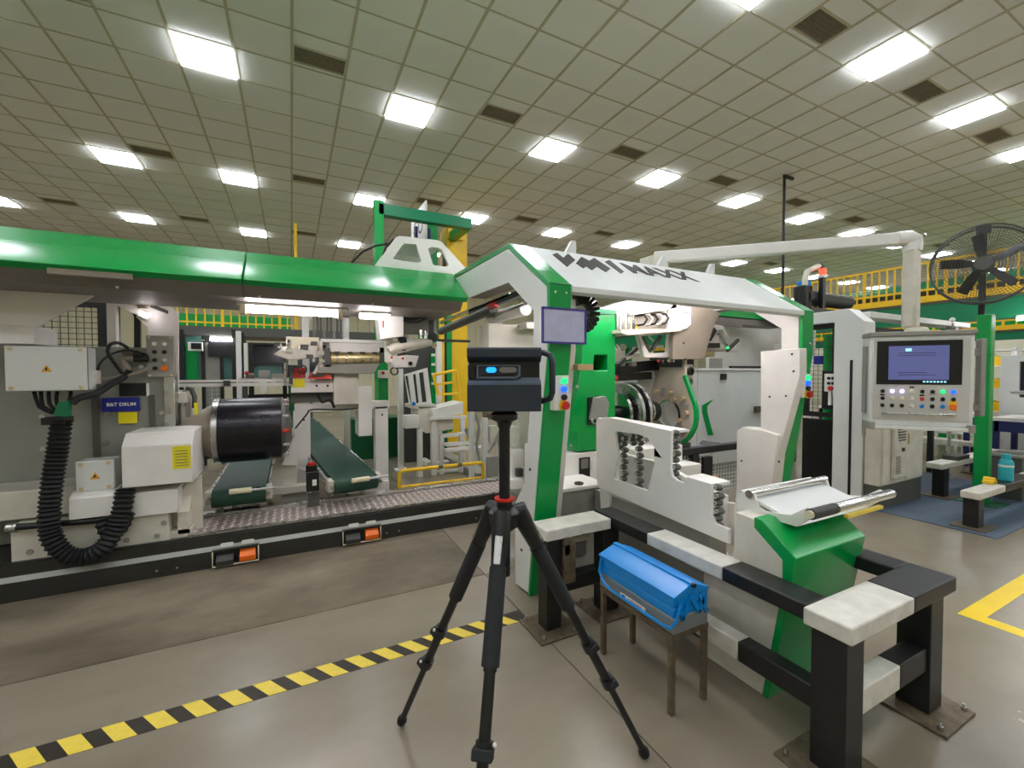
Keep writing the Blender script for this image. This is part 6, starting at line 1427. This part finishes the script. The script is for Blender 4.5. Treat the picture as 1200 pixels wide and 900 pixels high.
for x in (q[0]-.3, q[1]+.2): part('stand', MB().box(x, x+.08, 4.3, 4.38, 0, q[2]-.14), 'dark_green', om)
hp = thing('ceiling_drop', 'thin black pipe dropping from the ceiling behind the portal roof', 'pipe', (8.33, 5.04, 2.2))
part('pipe', MB().cyl((8.33, 5.04, 2.4), (8.33, 5.04, 5.2), .025, n=8), 'black_paint', hp); part('elbow', MB().box(8.31, 8.6, 5.02, 5.06, 5.16, 5.21), 'black_paint', hp)

# low bumper rails at far right
def bumper(label, x0, x1, y0, y1, zt_, posts):
    t = thing('bumper_rail', label, 'barrier', ((x0+x1)/2, (y0+y1)/2, 0), 'low bumper rails at right')
    part('rail', MB().box(x0, x1, y0, y1, zt_-.07, zt_), 'worn_white', t, bevel=.012)
    for k, (px, py) in enumerate(posts):
        part('post', MB().box(px, px+.13, py, py+.11, .012, zt_-.07), 'worn_black', t, bevel=.004); part('base_plate', MB().box(px-.08, px+.21, py-.07, py+.18, .008, .018), 'rust_steel', t)
    return t
b1 = bumper('low white topped bumper rail with black posts in front of the fan post', 5.72, 8.2, 1.6, 1.74, .36, ((5.76, 1.62), (7.9, 1.62)))
part('dark_segment', MB().box(6.35, 7.2, 1.595, 1.745, .285, .364), 'worn_black', b1, bevel=.01)
b2 = bumper('white topped bumper rail running back beside the control cabinet', 6.75, 8.75, 2.2, 2.36, .42, ((6.85, 2.22), (8.55, 2.22)))
part('dark_block', MB().box(7.15, 7.5, 2.2, 2.34, .42, .47), 'charcoal', b2)
b3 = bumper('rear white bumper rail next to the black storage bin', 8.9, 9.05, 2.4, 4.2, .46, ((8.9, 2.5), (8.9, 4.0)))
bo = thing('bottle', 'teal drinking bottle standing on the white bumper rail', 'bottle', (6.62, 1.67, .36))
part('body', MB().rings([((6.62, 1.67, .364), .05), ((6.62, 1.67, .37), .056), ((6.62, 1.67, .55), .056), ((6.62, 1.67, .58), .045), ((6.62, 1.67, .59), .032)], n=20), 'teal_bottle', bo); part('cap', MB().cyl((6.62, 1.67, .59), (6.62, 1.67, .64), .036, n=16), 'teal_bottle', bo); part('band', MB().ring((6.62, 1.67, .52), 'z', .05, .0575, .02, 20), 'cool_white', bo)
yt = thing('tape_dispenser', 'yellow block lying on the low bumper rail beside the green post', 'block', (6.3, 1.72, .36)); part('block', MB().box(6.24, 6.36, 1.66, 1.74, .364, .4), 'yellow_paint', yt, bevel=.01); part('roll', MB().cyl((6.3, 1.66, .4), (6.3, 1.74, .4), .03, n=14), 'yellow_paint', yt)
bn = thing('storage_bin', 'dark grey open bin on the floor behind the teal bottle', 'bin', (7.6, 1.9, 0)); part('bin_body', MB().box(7.45, 7.8, 1.75, 2.05, 0, .5), 'dark_grey', bn, bevel=.01); part('bin_rim', MB().plate('z', .5, .53, [(7.43, 1.73), (7.82, 1.73), (7.82, 2.07), (7.43, 2.07)], [[(7.47, 1.77), (7.78, 1.77), (7.78, 2.03), (7.47, 2.03)]]), 'grey_paint', bn)

# background work area under the high walkway
def table(label, x, y, w, d, h, m_top, m_leg, rz=0, extra=None):
    t = thing('work_table', label, 'table', (x, y, 0), 'tables under the high walkway')
    part('table_top', MB().box(x-w/2, x+w/2, y-d/2, y+d/2, h-.05, h), m_top, t, bevel=.004)
    for sx in (-1, 1):
        for sy in (-1, 1): part('leg', MB().box(x+sx*(w/2-.04)-.03, x+sx*(w/2-.04)+.03, y+sy*(d/2-.04)-.03, y+sy*(d/2-.04)+.03, 0, h-.05), m_leg, t)
    part('apron', MB().box(x-w/2+.03, x+w/2-.03, y-d/2+.01, y-d/2+.03, h-.2, h-.05), m_leg, t); part('apron', MB().box(x-w/2+.01, x-w/2+.03, y-d/2+.03, y+d/2-.03, h-.2, h-.05), m_leg, t)
    part('lower_shelf', MB().box(x-w/2+.03, x+w/2-.03, y-d/2+.03, y+d/2-.03, .3, .33), m_top, t)
    return t
table('navy blue table with white top seen behind the console', 9.9, 3.9, .8, 2.2, .82, 'label_white', 'navy')
table('navy framed table at far right behind the green post', 9.3, 1.9, .8, 1.0, .85, 'label_white', 'navy')
yc = thing('crate', 'yellow crate standing on the far navy framed table', 'crate', (9.3, 1.9, .85)); part('crate_body', MB().plate('z', .85, .98, [(9.08, 1.65), (9.5, 1.65), (9.5, 2.1), (9.08, 2.1)], [[(9.1, 1.67), (9.48, 1.67), (9.48, 2.08), (9.1, 2.08)]]), 'yellow_paint', yc); part('crate_floor', MB().box(9.1, 9.48, 1.67, 2.08, .85, .87), 'yellow_paint', yc)
wm_ = thing('white_machine', 'white and dark windowed machine at the far right behind the green post', 'machine', (10.2, 1.8, 0))
part('frame', MB().plate('x', 9.95, 10.05, [(1.2, 0), (2.6, 0), (2.6, 1.75), (1.2, 1.75)], [[(1.3, 1.35), (1.95, 1.35), (1.95, 1.68), (1.3, 1.68)], [(2.1, 1.1), (2.4, 1.1), (2.4, 1.65), (2.1, 1.65)], [(1.3, .5), (1.95, .5), (1.95, 1.2), (1.3, 1.2)]]), 'cool_white', wm_, bevel=.005)
part('window', MB().box(10.0, 10.02, 1.3, 1.95, 1.35, 1.68), 'window_teal', wm_); part('window', MB().box(10.0, 10.02, 2.1, 2.4, 1.1, 1.65), 'window_dark', wm_); part('opening', MB().box(10.03, 10.05, 1.3, 1.95, .5, 1.2), 'black_plastic', wm_); part('body', MB().box(10.06, 11.0, 1.2, 2.6, 0, 1.75), 'cool_white', wm_); part('dark_column', MB().box(9.85, 9.95, 1.45, 1.65, 0, 1.2), 'black_paint', wm_)
pt2 = thing('steel_tray', 'bright steel tray on a black column behind the green post', 'tray', (8.6, 1.85, 0)); part('tray_plate', MB().plate('y', 1.6, 2.1, [(8.35, 1.24), (8.45, 1.2), (9.3, 1.2), (9.3, 1.24), (8.47, 1.24)]), 'steel', pt2, bevel=.004); part('column', MB().box(8.65, 8.85, 1.75, 1.95, 0, 1.2), 'black_paint', pt2); part('pouch', MB().ball((8.95, 1.8, 1.29), .1, 10, 1.2, 1, .7), 'pouch', pt2)
sf = thing('shelf_unit', 'open white shelf unit with small parts behind the console', 'shelf', (11.4, 3.4, 0))
for y in (2.7, 3.5, 4.3): part('upright', MB().box(11.0, 11.05, y, y+.05, 0, 1.9), 'cool_white', sf); part('upright', MB().box(11.5, 11.55, y, y+.05, 0, 1.9), 'cool_white', sf)
for z in (.35, .8, 1.2, 1.6, 1.88): part('shelf_board', MB().box(11.0, 11.55, 2.7, 4.35, z-.02, z), 'cool_white', sf)
for z, zn in ((.8, 'second'), (1.2, 'third'), (1.6, 'fourth')):
    for j, (cn_, cm) in enumerate((('yellow', 'yellow_paint'), ('navy', 'navy'), ('grey', 'grey_paint'))):
        y = 2.85 + .48*j
        b_ = thing('parts_box', '%s parts box on the %s board of the white shelf behind console' % (cn_, zn), 'box', (11.1, y, z), 'parts boxes on the far shelf')
        part('bin', MB().plate('x', 11.05, 11.4, [(y, z), (y+.3, z), (y+.3, z+.2), (y, z+.14)]), cm, b_, bevel=.006); part('bin_lip', MB().box(11.04, 11.05, y, y+.3, z, z+.08), cm, b_)
tl = thing('tube_lamp', 'white tube lamp under the high walkway right of the fan', 'lamp', (10.6, 2.2, 2.3)); part('tube', MB().cyl((10.6, 1.2, 2.36), (10.6, 2.6, 2.36), .03, n=10), 'tube_glow', tl); part('fitting', MB().box(10.56, 10.64, 1.2, 2.6, 2.4, 2.42), 'cool_white', tl); part('hanger', MB().box(10.59, 10.61, 1.3, 1.32, 2.42, 2.8), 'steel', tl)
sm = thing('sensor_mast', 'small sensor mast with thin stem above the console top', 'sensor', (7.6, 2.0, 0)); 
part('mast', MB().cyl((8.0, 2.55, 0), (8.0, 2.55, 2.15), .02, n=8), 'steel', sm); part('box', MB().box(7.95, 8.05, 2.5, 2.6, 2.0, 2.1), 'grey_paint', sm, bevel=.005); part('tip', MB().ball((8.0, 2.55, 2.2), .035, 8), 'cool_white', sm)
